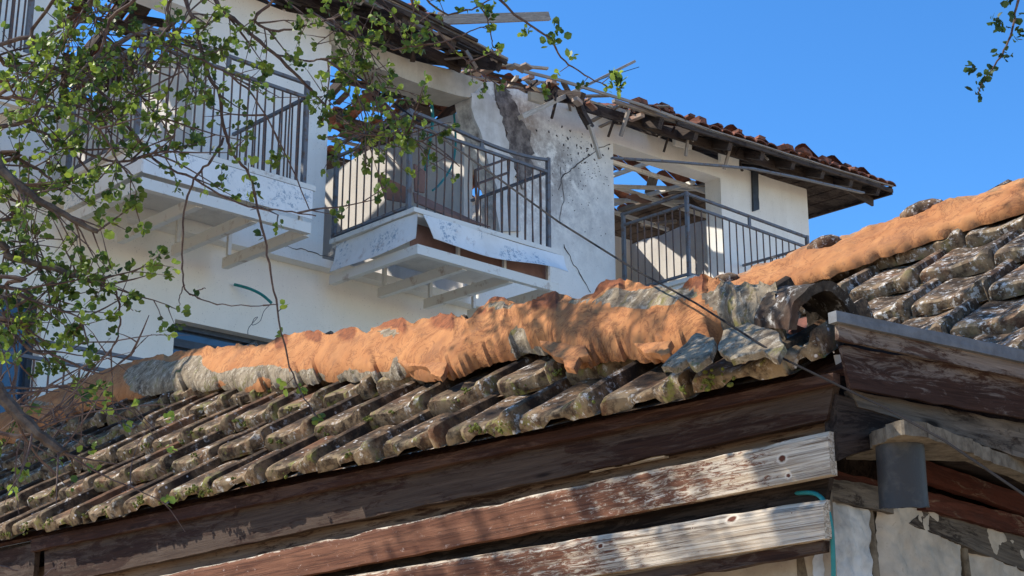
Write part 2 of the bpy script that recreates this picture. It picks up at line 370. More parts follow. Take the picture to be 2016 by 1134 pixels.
# lintel over the middle opening, a thick cast beam with a broken soffit
mb = MB(); lt = [(652, 60), (690, 72), (720, 84), (760, 100), (800, 115), (850, 128), (900, 140), (953, 162)]
lb = [(925, 192), (905, 189), (880, 182), (833, 168), (800, 156), (760, 140), (740, 133), (700, 112), (668, 96), (652, 84)]
mb.prism([hp(fp(x, y, .03), .03) for x, y in lt + lb], -N * .34); mb.build('lintel', M_lintel, house)
# lower walls
wu0, wu1, wz1 = -1.54, .25, fp(345, 628, -.15)[1]
vl = fp(87, 590, -.15)
mb = MB(); mb.prism([hp(q, -.15) for q in [(-7.5, 0), (-7.5, zl + .02), (7.6, zl + .02), (7.6, 0)]], -N * .25,
    [[hp(q, -.15) for q in [(wu0, wz1 - 1.5), (wu0, wz1), (wu1, wz1), (wu1, wz1 - 1.5)]], [hp(q, -.15) for q in [(vl[0] - 2.0, vl[1] - 2.1), (vl[0] - 2.0, vl[1]), (vl[0], vl[1]), (vl[0], vl[1] - 2.1)]]])
mb.build('lower_wall', M_low, house)
mb = MB()
for u in (7.6,): mb.prism([H(u, -.4, 0), H(u, -8, 0), H(u, -8, zl), H(u, -.4, zl)], -R * .2)
mb.prism([H(-7.4, -8, 0), H(7.6, -8, 0), H(7.6, -8, 8.0), H(-7.4, -8, 8.0)], N * .2)
mb.build('rear_wall', M_low, house)
def window(ua, ub, za, zb):
    f = MB(); t = .07
    for (a, b) in (((ua, za), (ub, za)), ((ua, zb), (ub, zb)), ((ua, za), (ua, zb)), ((ub, za), (ub, zb)), (((ua + ub) / 2, za), ((ua + ub) / 2, zb)), ((ua, zb - .16), (ub, zb - .16))):
        f.bar(H(a[0], -.30, a[1]), H(b[0], -.30, b[1]), t, t, N)
    fo = f.build('window', M_frame, house)
    gq = MB(); gq.prism([H(ua, -.32, za), H(ub, -.32, za), H(ub, -.32, zb), H(ua, -.32, zb)], -N * .01); gq.build('pane', M_glass, fo)
window(wu0 + .01, wu1 - .01, wz1 - 1.48, wz1 - .01); window(vl[0] - 1.98, vl[0] - .01, vl[1] - 2.08, vl[1] - .01)
# floor slab and inner walls
mb = MB(); mb.prism([H(-7.4, -.26, zF - .2), H(7.6, -.26, zF - .2), H(7.6, -7.8, zF - .2), H(-7.4, -7.8, zF - .2)], Z * .18); mb.build('floor_slab', M_inner, house)
def inner(name, u, w0, w1, z0, z1, m, th=.12):
    b = MB(); n = 14; tp = [H(u, lerp(w1, w0, k / n), lerp(z1, z0, k / n) + .07 * nz((k, u, 3), .9)) for k in range(n + 1)]
    b.prism([H(u, w0, zF), H(u, w1, zF)] + tp, R * th); return b.build(name, m, house)
inner('partition_wall', u1b, -.26, -4.2, 7.95, 7.95, M_inner)
inner('partition_wall', 1.90, -.26, -3.4, 8.25, 8.2, M_inner)
inner('partition_wall', -.12 - .12, -.26, -3.4, 8.3, 8.2, M_inner)
inner('partition_wall', 3.84, -.26, -2.9, 8.2, 8.1, M_innerc)
ezt = F(1270, 472, -2.8)
inner('end_wall', 7.42, -.26, -5.0, 8.55, 8.62, M_inner, .2)
mb = MB(); mb.prism([H(3.9, -2.85, zF), H(7.42, -2.85, zF), H(7.42, -2.85, 8.62), H(5.6, -2.85, 8.55), H(3.9, -2.85, 8.5)], -N * .12); mb.build('back_wall', M_innerc, house)
mb = MB(); mb.prism([H(-7.4, -4.2, zF), H(1.9, -4.2, zF), H(1.9, -4.2, 8.2), H(-.5, -4.2, 8.3), H(-7.4, -4.2, 8.1)], -N * .12); mb.build('back_wall', M_inner, house)
def jag(pts, a=3.0, n=6, sd=0.0):
    o_ = []
    for (x0, y0), (x1, y1) in zip(pts, pts[1:]):
        for k in range(n): t = k / n; x, y = lerp(x0, x1, t), lerp(y0, y1, t); o_.append((x + a * nz((x, y, sd), .09) * 2 + a * nz((x, y, sd), .3), y + a * nz((y, x, sd), .2)))
    return o_ + [pts[-1]]
# cracked remains of the plaster column in the middle opening
mb = MB(); cl = [(925, 188), (953, 172), (975, 200), (990, 240), (1003, 290), (1015, 340), (1022, 400), (1026, 455)]; cl = jag(cl, 5, 5, 1); cr_ = [(985, 455), (974, 400), (979, 370), (964, 330), (955, 290), (946, 258), (935, 235), (928, 212)]
mb.prism([hp(fp(x, y, .035), .035) for x, y in cl + cr_], -N * .033); mb.build('broken_column_face', m_plaster('cracked_pale_render', (.72, .70, .66), (.50, .47, .42), grime=.5, scale=2), house)
mb = MB(); cl = jag([(972, 165), (1004, 182), (1022, 215), (1040, 262), (1050, 300), (1044, 345), (1034, 372)], 8, 5, 4); cr_ = jag([(1026, 372), (1014, 335), (1003, 290), (990, 240), (978, 200)], 5, 5, 8)
mb.prism([hp(fp(x, y, .02), .02) for x, y in cl + cr_], -N * .018); mb.build('sooty_gash', m_flat('sooty_masonry', (.10, .085, .08), .95, c2=(.30, .26, .23), scale=9), house)
# cracks and pock marks
def crack(pts, w=.006, wd=.004, jag=.018):
    b = MB(); P = []
    for (a, c) in zip(pts, pts[1:]):
        for k in range(5): P.append(hp(fp(lerp(a[0], c[0], k / 5), lerp(a[1], c[1], k / 5), wd), wd) + R * random.uniform(-jag, jag) + Z * random.uniform(-jag, jag) * .5)
    b.tube(P, [w * random.uniform(.4, 1.1) for _ in P], 4); return b.build('crack', M_crack, house)
crack([(1104, 330), (1109, 395), (1100, 450)], .004); crack([(1200, 283), (1170, 298), (1130, 330), (1107, 345), (1100, 380)], .007)
crack([(1110, 480), (1128, 520), (1150, 550), (1168, 582)], .008); crack([(560, 485), (600, 492), (640, 505), (668, 510)], .004)
mb = MB()
for i in range(170):
    x = random.gauss(1150, 38); y = 265 + abs(random.gauss(0, 1)) * 75 + (x - 1150) * .4
    if not (1055 < x < 1200 and 225 < y < 470): continue
    c = hp(fp(x, y, .002), .002); r = random.choice((.004, .006, .008, .014 if y < 320 else .007)); an_ = random.uniform(0, 3.1)
    mb.tube([c + (Z * math.cos(an_) + R * math.sin(an_)) * r, c - (Z * math.cos(an_) + R * math.sin(an_)) * r * .8], [r * .6, r * .5], 5)
mb.build('shrapnel_scar', m_flat('dark_scar', (.07, .06, .06), .95), house)
# black torn strip hanging on the wall at right
mb = MB(); board(mb, hp(fp(1482, 335, .03), .03), hp(fp(1493, 340, .03), .03), hp(fp(1495, 412, .03), .03), hp(fp(1484, 416, .03), .03), .03, N, rough=.006, nl=6); mb.build('torn_black_strip', M_frame, house)

# --- balconies
def balcony(uL, uR, wF, zf, kind, nb, side_n, rail_h=1.0, rw=None):
    rw = rw or wF - .14
    b = MB(); b.prism([H(uL, 0.02, zf - .05), H(uR, 0.02, zf - .05), H(uR, wF - .02, zf - .05), H(uL, wF - .02, zf - .05)], Z * .045)
    bal = b.build('balcony', M_inner, house)
    # trim along slab edge
    b = MB(); b.bar(H(uL - .05, wF - .02, zf + .0), H(uR + .03, wF - .02, zf + .0), .05, .045); b.bar(H(uL - .02, 0.04, zf + .0), H(uL - .02, wF - .05, zf + .0), .05, .045); b.build('edge_trim', M_beam, bal)
    zb = zf - .36
    if kind == 'straight':
        b = MB(); b.prism([H(uL, wF, zf - .03), H(uR, wF, zf - .03), H(uR, wF, zf - .28), H(uL, wF, zf - .28)], N * .008); b.build('front_panel', M_panel, bal)
        b = MB(); b.prism([H(uL - .008, 0.05, zf - .03), H(uL - .008, wF, zf - .03), H(uL - .008, wF, zf - .27), H(uL - .008, .05, zf - .27)], R * .008); b.build('side_panel', M_panel, bal)
    elif kind == 'bent':
        def pf(s, t):
            hh = .03 - .205 * t - (.0 if t < .5 else .03 * math.sin(s * 5) * (t - .5) * 2); out = t * t * (.02 + .05 * s + .02 * math.sin(9 * s)) + .012 * math.sin(s * 7 + t * 3)
            return H(lerp(uL + .10, uR + .05, s) - .05 * (1 - s) * (1 - t) + .06 * t * (1 - s) , wF + .012 + out, zf - .03 + hh - .03)
        b = MB(); b.grid(pf, 30, 8); b.grid(lambda s, t: pf(s, t) - N * .006, 30, 8); b.build('front_panel', M_panel, bal, True)
        b = MB(); b.prism([H(uL + .05, wF - .16, zf - .06), H(uR, wF - .16, zf - .06), H(uR, wF - .16, zf - .30), H(uL + .05, wF - .16, zf - .30)], -N * .01); b.build('inner_fascia', M_brown, bal)
        def ps(s, t): return H(uL - .012 - t * t * (.015 + .05 * s) - .012 * math.sin(s * 6), lerp(wF, .10, s), zf - .03 - .24 * t - .07 * s * t - .02 * math.sin(s * 5) * t)
        b = MB(); b.grid(ps, 22, 8); b.grid(lambda s, t: ps(s, t) + R * .006, 22, 8); b.build('side_panel', M_panel, bal, True)
    # channel frame under the panel
    b = MB(); b.bar(H(uL, wF - .03, zb), H(uR, wF - .03, zb), .06, .09); b.build('frame_beam', M_beam, bal)
    b = MB(); b.bar(H(uL + .03, 0.0, zb), H(uL + .03, wF - .06, zb), .06, .09); b.build('frame_beam', M_beam, bal)
    for k in range(1, 4):
        u = lerp(uL, uR - .03, k / 3); b = MB()
        b.prism([H(u, 0.0, zb - .045), H(u, wF - .06, zb - .045), H(u, wF - .06, zb + .04), H(u, 0.0, zb + .04)], R * .012); b.prism([H(u, 0.0, zb - .047), H(u, wF - .06, zb - .047), H(u + .06, wF - .06, zb - .047), H(u + .06, 0, zb - .047)], -Z * .008)
        b.bar(H(u + .0, .10, zb + .04), H(u + .0, .10, zf - .05), .035, .035, N); b.bar(H(u, wF - .12, zb + .04), H(u, wF - .12, zf - .05), .03, .03, N)
        b.build('bracket', M_beam, bal)
    z0 = zf + .07; z1 = zf + rail_h - .13; z2 = zf + rail_h
    e = .0
    if kind == 'bent':
        pass
    def sag(s): return (-.10 * math.sin(math.pi * s) ** 1.0 * (s)) if kind == 'bent' else 0
    P = [H(uL, .02, z2)] + [H(lerp(uL + e, uR, k / 12), rw, z2 + sag(k / 12)) for k in range(13)]
    b = MB()
    for p, q in zip(P, P[1:]): b.bar(p, q + (q - p).normalized() * .004, .034, .026)
    b.build('handrail', M_rail, bal)
    for nm, zz in (('top_bar', z1), ('bottom_bar', z0)):
        for a_, c_ in ((H(uL, rw, zz), H(uR, rw, zz)), (H(uL, 0.02, zz), H(uL, rw, zz)), (H(uR, 0.02, zz), H(uR, rw, zz))):
            b = MB(); b.bar(a_, c_, .030, .026); b.build(nm, M_rail, bal)
    b = MB(); b.bar(H((uL + uR) / 2, rw, z1), H((uL + uR) / 2, rw, z2 + sag(.5)), .04, .02, N); b.build('spacer', M_rail, bal)
    for (u, ww) in ((uL, rw), (uR, rw), (uL, .05)):
        b = MB(); b.bar(H(u, ww, zf - .0), H(u, ww, z2 + .02), .038, .038, N); b.build('post', M_rail, bal)
    b = MB()
    def bend(): return random.uniform(-.006, .006)
    for k in range(1, nb):
        u = lerp(uL, uR, k / nb); j = random.uniform(-.02, .02) if kind == 'bent' and random.random() < .4 else bend()
        b.tube([H(u, rw, z0), H(u + j, rw + bend(), (z0 + z1) / 2), H(u, rw, z1)], .0085, 5)
    for k in range(1, side_n):
        ww = lerp(.05, rw, k / side_n); b.tube([H(uL, ww, z0), H(uL + bend(), ww, z1)], .0085, 5); b.tube([H(uR, ww, z0), H(uR + bend(), ww, z1)], .0085, 5)
    b.build('baluster', M_bar, bal)
    return bal
zb1 = F(283, 272, 1.3)[1]; zb2 = F(820, 413, 1.3)[1]; zb3 = F(1358, 548, 1.0)[1] - .02
balcony(F(283, 300, 1.3)[0], F(616, 357, 1.3)[0], 1.3, zb1, 'straight', 19, 11)
balcony(F(823, 430, 1.3)[0], F(1100, 493, 1.3)[0], 1.3, zb2, 'bent', 17, 10)
balcony(F(1353, 430, 1.0)[0], F(1588, 460, 1.0)[0], 1.1, zb3, 'straight', 18, 9, rw=1.0)
balcony(F(52, 100, 1.16)[0] - 2.4, F(52, 100, 1.16)[0], 1.3, F(52, 128, 1.16)[1], 'straight', 19, 10)
lb0 = F(113, 678, 1.1)
balcony(lb0[0] - 1.6, F(300, 716, 1.1)[0], 1.24, lb0[1] - 1.0, 'straight', 20, 9, rw=1.1)

# --- the torn roof
EW = .78; RID = -3.5; PT = math.tan(rad(22))
ev = [(-8, 8.62), (F(767, 3, EW)[0], F(767, 6, EW)[1]), (F(1000, 117, EW)[0], F(1000, 122, EW)[1]), (F(1103, 165, EW)[0], F(1103, 168, EW)[1]), (F(1360, 250, EW)[0], F(1360, 252, EW)[1]), (F(1755, 374, EW)[0], F(1755, 374, EW)[1])]
uT = ev[-1][0]; zT = ev[-1][1]
def zr(u, w):                                # height of the roof underside
    if w < RID: w = 2 * RID - w
    z = interp(ev, u) + (EW - w) * PT
    return min(z, zT + (uT - u) * PT + .001)
def RP(u, w, dz=0.0): return H(u, w, zr(u, w) + dz)
def state(u):                                # how much of the covering is left
    if u > 6.4: return .99
    if u > 4.6: return .80
    if u > 3.9: return .45
    if u > 1.35: return .02
    return .62
mb = MB()
def roof_tile(u, w, sgn):
    # one curved clay tile, running down the slope
    if sunhole(RP(u, w - .17 * sgn, .05), 1.15): return
    vs = []; n = 5; hw = .10; ln = .38; tw = random.uniform(-.015, .015); lift = random.uniform(0, .012)
    for j, ww in enumerate((w, w - ln * sgn)):
        for k in range(n + 1):
            a = math.pi * k / n; uu = u - hw * math.cos(a) + tw * j
            vs.append(H(uu, ww, zr(u, w) + (w - ww) * PT * sgn * (1 if sgn > 0 else 1) * 1.0 + .06 + math.sin(a) * .038 + lift + (.02 if j == 0 else 0)) if sgn > 0 else H(uu, ww, zr(u, ww) + .06 + math.sin(a) * .038 + lift))
    lo = [p - Z * .014 for p in vs]; m = n + 1; fs = []
    for k in range(n): fs += [(k, k + 1, m + k + 1, m + k), (2 * m + k, 3 * m + k, 3 * m + k + 1, 2 * m + k + 1), (k, 2 * m + k, 2 * m + k + 1, k + 1), (m + k, m + k + 1, 3 * m + k + 1, 3 * m + k)]
    fs += [(0, m, 3 * m, 2 * m), (n, 2 * m + n, 3 * m + n, m + n)]
    rr = random.random() * 30; mb.add(vs + lo, fs, [tuple(p + V((rr, 0, rr))) for p in vs + lo])
u = -7.4
while u < uT - .05:
    w_ = EW + .05
    while w_ > -7.4:
        hip = EW - (uT - u) if True else 0
        inside = w_ < EW + .06 and (uT - u) > -.1
        if w_ > RID:
            if random.random() < state(u + random.uniform(-.3, .3)) * (1 if w_ > -.1 or u < 3.5 else .72) and zr(u, w_) < zT + (uT - u) * PT: roof_tile(u, w_, 1)
        elif random.random() < (.62 if u < .5 else .10 if u < 3.2 else .5) and zr(u, w_) < zT + (uT - u) * PT: roof_tile(u, w_, -1)
        w_ -= .34
    u += .215
# hip end tiles: run along the house, seen as the thick red edge near the tip
ww = EW
while ww > -7.2:
    for k in range(12):
        uu = uT - .05 - k * .34
        if abs(ww - RID) > (EW - RID) - (uT - uu) + .15 or ww > EW - .12 or (k > 2 and random.random() < .45): continue
        z0 = zT + (uT - uu) * PT; pts = []; n = 5
        for j in (0, 1):
            for q in range(n + 1):
                a = math.pi * q / n; pts.append(H(uu + (.05 if j == 0 else -.36), ww - .1 * math.cos(a), z0 + (-.05 if j == 0 else .36) * PT + .06 + math.sin(a) * .05))
        mb.add(pts, [(q, q + 1, n + 2 + q, n + 1 + q) for q in range(n)])
    ww -= .215
# ragged extra tiles riding the eave edge
for i in range(26):
    u = random.uniform(3.6, uT - .9); c = RP(u, EW - random.uniform(0, .3), .11)
    mb.box(c, R * random.uniform(.03, .07), N * random.uniform(.06, .14) + Z * random.uniform(-.03, .03), Z * random.uniform(.010, .03) + R * random.uniform(-.02, .02))
roof = mb.build('roof', M_clay, house, loc=None)
# rafters
for i, u in enumerate([-7.2 + .62 * k for k in range(26)]):
    if u > uT - .25: break
    wE = EW - .03; wR = RID if u < uT - (EW - RID) else EW - (uT - u)
    if 1.5 < u < 3.7:
        if random.random() < .45: continue
        wE = random.choice((.1, .4, .72)); wR = random.uniform(-2.6, -1.0)
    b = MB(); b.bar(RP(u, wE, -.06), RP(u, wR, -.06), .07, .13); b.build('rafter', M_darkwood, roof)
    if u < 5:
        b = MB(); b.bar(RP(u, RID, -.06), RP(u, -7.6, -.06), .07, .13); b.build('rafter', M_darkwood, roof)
# battens
mb = MB(); ww = EW - .05
while ww > -7.4:
    for (a, c) in ((-7.3, 1.6), (3.2, uT - .2)):
        x = a
        while x < c:
            l = random.uniform(.5, 1.7); x2 = min(c, x + l)
            lim = uT - abs(0) - (EW - ww if ww > RID else EW - (2 * RID - ww))
            if x2 < lim + .2 and not sunhole(RP((x + x2) / 2, ww), .7) and random.random() < (.85 if ww > RID else .8): mb.bar(RP(x, ww, .03), RP(x2, ww, .03), .045, .035)
            x = x2
    ww -= .34
mb.build('batten', M_greywood, roof)
# sarking boards where they survive (underside seen dark)
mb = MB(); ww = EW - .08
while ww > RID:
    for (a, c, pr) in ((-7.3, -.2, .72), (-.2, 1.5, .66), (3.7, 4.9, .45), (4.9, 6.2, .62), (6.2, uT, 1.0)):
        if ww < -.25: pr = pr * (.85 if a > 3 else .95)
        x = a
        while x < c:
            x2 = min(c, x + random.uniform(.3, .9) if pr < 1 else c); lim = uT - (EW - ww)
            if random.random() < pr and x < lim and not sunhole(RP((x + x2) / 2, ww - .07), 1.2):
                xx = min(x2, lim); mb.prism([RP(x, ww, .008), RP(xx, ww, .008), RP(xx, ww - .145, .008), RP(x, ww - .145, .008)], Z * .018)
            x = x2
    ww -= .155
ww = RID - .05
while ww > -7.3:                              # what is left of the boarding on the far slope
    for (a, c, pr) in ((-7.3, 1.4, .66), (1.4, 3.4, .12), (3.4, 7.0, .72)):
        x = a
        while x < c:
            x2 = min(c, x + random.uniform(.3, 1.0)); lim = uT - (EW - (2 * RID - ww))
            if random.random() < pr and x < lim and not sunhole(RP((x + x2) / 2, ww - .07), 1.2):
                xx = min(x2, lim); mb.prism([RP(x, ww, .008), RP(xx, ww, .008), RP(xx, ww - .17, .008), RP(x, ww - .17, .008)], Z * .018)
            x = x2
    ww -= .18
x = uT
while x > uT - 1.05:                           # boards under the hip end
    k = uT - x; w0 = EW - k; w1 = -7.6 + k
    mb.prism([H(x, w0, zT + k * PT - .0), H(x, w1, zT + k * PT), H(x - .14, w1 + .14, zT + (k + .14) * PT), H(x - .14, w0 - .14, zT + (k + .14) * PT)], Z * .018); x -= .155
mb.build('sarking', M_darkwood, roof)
# fascia board / gutter line along the eave, broken in the middle
def eave(x0, x1, w=EW, dz=-.03, h=.10, th=.03, m=M_greywood, name='fascia', n=8, jit=.02):
    b = MB(); P = []
    for k in range(n + 1): u = lerp(x0, x1, k / n); P.append(RP(u, w, dz + random.uniform(-jit, jit)))
    for p, q in zip(P, P[1:]): b.bar(p, q, th, h)
    return b.build(name, m, roof)
eave(-7.4, 1.55, h=.05, m=M_darkwood); eave(-7.4, 1.5, w=EW + .03, h=.018, th=.02, dz=.03); eave(4.2, uT + .02, h=.05, jit=.008, n=14, dz=.0, m=M_darkwood); eave(4.0, uT, w=EW + .03, h=.015, th=.02, jit=.006, n=12, dz=.05); eave(-7.4, 1.1, w=EW + .05, dz=.05, h=.03, m=M_darkwood)
eave(3.0, uT, w=EW - .3, dz=-.10, h=.12, m=M_darkwood, jit=.01)
mb = MB(); mb.bar(H(uT + .01, EW, zT), H(uT + .01, -7.6, zT), .03, .12); mb.build('fascia', M_darkwood, roof)
eave(-7.0, 1.5, w=.12, dz=-.14, h=.12, m=M_darkwood)      # wall plate
# broken soffit plaster lying under the roof edge at right
mb = MB()
for (x0, x1, y0, y1) in ((1330, 1362, 262, 284), (1420, 1455, 300, 318), (1200, 1235, 205, 232), (1045, 1075, 178, 196), (1160, 1190, 196, 212)):
    a, b_, c, d = fp(x0, y0, .3), fp(x1, y0 + (x1 - x0) * .35, .3), fp(x1, y1 + (x1 - x0) * .30, .2), fp(x0, y1, .2)
    mb.prism([hp(a, .3), hp(b_, .3), hp(c, .2), hp(d, .2)], -N * .05)
mb.build('broken_soffit', M_innerc, roof)
# splintered stubs under the eave
for i in range(44):
    u = random.uniform(2.4, 6.2) if i < 30 else random.uniform(-.3, 1.7); w0 = random.uniform(.1, .75); a = RP(u, w0, -.02)
    mb = MB(); mb.bar(a, a + V((random.uniform(-.12, .12), random.uniform(-.1, .1), -random.choice((.05, .08, .1, .16, .28)))), random.uniform(.015, .05), random.uniform(.008, .03), N); mb.build('splinter', random.choice((M_darkwood, M_darkwood, M_greywood)), roof)
for i in range(50):
    u = random.uniform(.6, 5.0); w0 = random.uniform(-.6, .7); a = RP(u, w0, random.uniform(-.05, .08))
    mb = MB(); mb.bar(a, a + R * random.uniform(-.7, .7) + N * random.uniform(-.5, .5) + Z * random.uniform(-.08, .08), random.uniform(.02, .06), random.uniform(.012, .03)); mb.build('broken_lath', random.choice((M_greywood, M_darkwood, M_paletimber)), roof)
M_rubble = m_flat('dusty_rubble', (.42, .33, .26), .9, c2=(.30, .13, .08), scale=5)
for i in range(30):
    u = random.uniform(.8, 4.4); a = RP(u, random.uniform(-.5, .75), random.uniform(-.12, .05))
    mb = MB(); mb.box(a, R * random.uniform(.02, .07) + Z * random.uniform(-.03, .03), N * random.uniform(.03, .1), Z * random.uniform(.008, .03)); mb.build('tile_shard', M_rubble, roof)
# steel ceiling lattice inside the right-hand room
for (a, b_) in (((3.98, -.45, 8.33), (7.35, -.55, 8.50)), ((3.98, -1.2, 8.42), (7.35, -1.3, 8.55)), ((3.98, -2.0, 8.5), (7.35, -2.1, 8.58)), ((4.3, -.3, 8.40), (4.5, -2.8, 8.66)), ((5.0, -.3, 8.46), (5.3, -2.8, 8.62)), ((5.9, -.4, 8.45), (6.1, -2.8, 8.66)),
                ((4.0, -.35, 8.15), (5.9, -2.2, 8.35)), ((4.0, -1.7, 8.30), (6.8, -.5, 8.60)), ((4.0, -2.3, 8.28), (6.9, -1.4, 8.7))):
    mb = MB(); mb.bar(H(*a), H(*b_), .045, .045); mb.build('ceiling_lattice_bar', M_beam, house)
# collapsed ceiling, dark debris on top of the inner walls
for i in range(64):
    if i < 26: u = random.uniform(4.1, 7.2); w0 = random.uniform(-2.75, -1.2); z = 8.62 + random.uniform(-.05, .12)
    else: u = random.choice((random.uniform(.0, 1.8), random.uniform(-2.9, -1.5))); w0 = random.uniform(-3.6, -.4); z = random.uniform(8.2, 8.7)
    if sunhole(H(u, w0, z), .9): continue
    d = R * random.uniform(-1, 1) + N * random.uniform(-1, 1) + Z * random.uniform(-.2, .2); d.normalize(); l = random.uniform(.2, .8)
    mb = MB(); mb.bar(H(u, w0, z), H(u, w0, z) + d * l, random.uniform(.03, .14), random.uniform(.015, .05)); mb.build('fallen_lath', random.choice((M_darkwood, M_darkwood, M_greywood, M_brown)), house)

# --- loose things on the ruin
def loose(name, pts, w, wd, ht, mat, label, cat):
    b = MB(); P = [hp(fp(x, y, ww), ww) for (x, y, ww) in pts]
    for p, q in zip(P, P[1:]): b.bar(p, q, wd, ht, N)
    o = b.build(name, mat, None, loc=P[0]); tag(o, label, cat); return o
loose('timber_plank', [(1025, 231, .85), (1137, 178, .35)], 0, .05, .06, M_paletimber, 'short pale plank leaning out of the torn roof above the stained wall', 'plank')
loose('timber_batten', [(1139, 176, .5), (1249, 121, .2)], 0, .03, .035, M_greywood, 'thin pale batten pointing up into the blue sky above the broken roof', 'batten')
loose('timber_batten', [(1030, 140, .85), (1103, 158, .85), (1267, 208, .82), (1390, 254, .80)], 0, .03, .022, M_greywood, 'long thin bent batten lying along the broken roof edge', 'batten')
loose('wire', [(1160, 165, .6), (1200, 150, .5), (1258, 132, .4)], 0, .008, .008, M_frame, 'thin dark wire sticking up beside the pale batten over the roof', 'wire')
loose('charred_beam', [(1132, 186, .55), (1146, 222, .6), (1163, 252, .65)], 0, .06, .07, M_darkwood, 'charred dark beam hanging down in front of the scarred wall', 'beam')
loose('splintered_stick', [(1160, 246, .66), (1172, 283, .68), (1181, 312, .7)], 0, .03, .035, M_paletimber, 'splintered bare stick dangling below the charred beam', 'stick')
loose('metal_strip', [(1205, 311, .9), (1330, 319, .88), (1480, 332, .86), (1580, 352, .85), (1700, 380, .84)], 0, .02, .045, M_rail, 'long grey metal strip torn off the eave, hanging across the right-hand opening', 'metal strip')
loose('roof_plank', [(862, 39, .8), (960, 36, .4), (1080, 32, .0)], 0, .10, .035, M_greywood, 'grey plank sticking out flat from the roof edge into the sky near the top', 'plank')
mb = MB(); fq = [hp(fp(x, y, ww), ww) for x, y, ww in ((745, 342, .75), (808, 372, .8), (806, 400, .75), (760, 392, .7))]; mb.prism(fq, -N * .02)
tag(mb.build('hardboard_sheet', M_brown, None, loc=fq[0]), 'small brown board propped inside the middle balcony left of its corner post', 'board')
mb = MB(); fq = [hp(fp(x, y, ww), ww) for x, y, ww in ((815, 378, .9), (842, 392, .9), (930, 432, .95), (968, 447, 1.0), (900, 433, 1.0), (818, 398, 1.0))]; mb.prism(fq, -N * .02)
tag(mb.build('hardboard_sheet', M_brown, None, loc=fq[0]), 'long brown board lying along the foot of the middle balcony railing', 'board')
mb = MB(); fq = [hp(fp(x, y, ww), ww) for x, y, ww in ((816, 322, .7), (838, 338, .7), (836, 380, .75), (818, 376, .75))]; mb.prism(fq, -N * .02)
tag(mb.build('hardboard_sheet', M_brown, None, loc=fq[0]), 'upright brown board fragment just right of the middle balcony corner post', 'board')
def hose(name, pts, r, mat, label, cat, sm=6):
    b = MB(); raw = [hp(fp(x, y, ww), ww) for x, y, ww in pts]; P = []
    for i in range(len(raw) - 1):
        a = raw[max(i - 1, 0)]; b0 = raw[i]; c = raw[i + 1]; d = raw[min(i + 2, len(raw) - 1)]
        for k in range(sm):
            t = k / sm; P.append(.5 * ((2 * b0) + (c - a) * t + (2 * a - 5 * b0 + 4 * c - d) * t * t + (3 * b0 - a - 3 * c + d) * t ** 3))
    P.append(raw[-1]); b.tube(P, r, 6); o = b.build(name, mat, None, True, loc=P[0]); tag(o, label, cat); return o
hose('electric_conduit', [(848, 190, -.3), (852, 235, -.2), (846, 280, -.2), (838, 335, -.1)], .018, M_teal, 'thick teal conduit hanging in the middle opening near the corner post', 'conduit')
hose('electric_conduit', [(894, 225, -.3), (897, 280, -.2), (890, 325, -.1), (868, 360, 0), (852, 375, .1)], .012, M_teal, 'thin curved teal conduit hanging right of the thick one', 'conduit')
hose('green_cable', [(461, 560, -.12), (490, 568, -.02), (515, 580, .03), (535, 597, .06)], .014, M_teal, 'short teal pipe sticking out of the white wall above the lower window', 'pipe')
hose('loose_wires', [(535, 597, .06), (520, 612, .05), (512, 632, .04), (497, 640, .04), (500, 628, .04), (507, 625, .04), (490, 645, .03), (488, 658, .03)], .003, M_frame, 'tangle of thin wires dangling from the teal pipe', 'wires')
# metal frame in the balcony
chair = MB(); 
for a, b_ in (((936, 335, .9), (940, 450, .9)), ((936, 335, .9), (1000, 312, .5)), ((940, 362, .9), (1000, 340, .5)), ((1000, 312, .5), (1003, 430, .5)), ((940, 450, .9), (962, 455, .85))):
    p = hp(fp(*a), a[2]); q = hp(fp(*b_), b_[2]); chair.tube([p, q], .014, 6)
tag(chair.build('rusty_stand', M_bar, None, loc=hp(fp(940, 450, .9), .9)), 'bent rusty metal stand inside the middle balcony, right of the brown boards', 'stand')

# ================================================================== THE TILED OUTBUILDING IN FRONT
random.seed(21)
out = thing('tiled_outbuilding', V((K.x, K.y, 0)), 'low stone outbuilding in front with mossy tiles, orange mortared hip and peeling boards', 'outbuilding')
M_tileA = m_tile('mossy_concrete_tile', (.042, .026, .017), (.205, .125, .068), .42, .85)
M_tileC = m_tile('lichened_tile', (.085, .058, .038), (.23, .15, .09), 1.0, .3, .2)
M_mortar = m_mortar()
def crestA(x):                                # silhouette of the mortared hip, read off the photo
    return interp([(-120, 868), (0, 815), (60, 790), (150, 750), (250, 714), (300, 703), (330, 700), (352, 692), (400, 687), (425, 690), (445, 682), (480, 680), (510, 682), (540, 672), (570, 661), (610, 652), (632, 655), (650, 662), (665, 651), (700, 647), (722, 653), (745, 640), (775, 630), (800, 634), (815, 640), (835, 628), (870, 622), (905, 626), (925, 632), (945, 608), (970, 592), (1000, 590), (1020, 597), (1050, 598), (1070, 584), (1105, 580), (1140, 591), (1170, 580), (1195, 560), (1235, 553), (1270, 562), (1300, 566), (1340, 570), (1360, 556), (1395, 546), (1425, 553), (1450, 562), (1490, 562), (1525, 560), (1560, 548), (1600, 545)], x)
def footA(x):
    return interp([(-120, 905), (0, 868), (70, 838), (130, 812), (200, 790), (290, 770), (400, 760), (470, 765), (560, 752), (640, 745), (700, 742), (790, 738), (850, 742), (880, 735), (950, 706), (1000, 694), (1060, 684), (1090, 700), (1120, 722), (1150, 704), (1200, 700), (1260, 704), (1350, 690), (1420, 660), (1470, 668), (1530, 668), (1560, 655)], x)
CH = .12
xs = [-120 + 6 * i for i in range(276)]       # up to x=1560
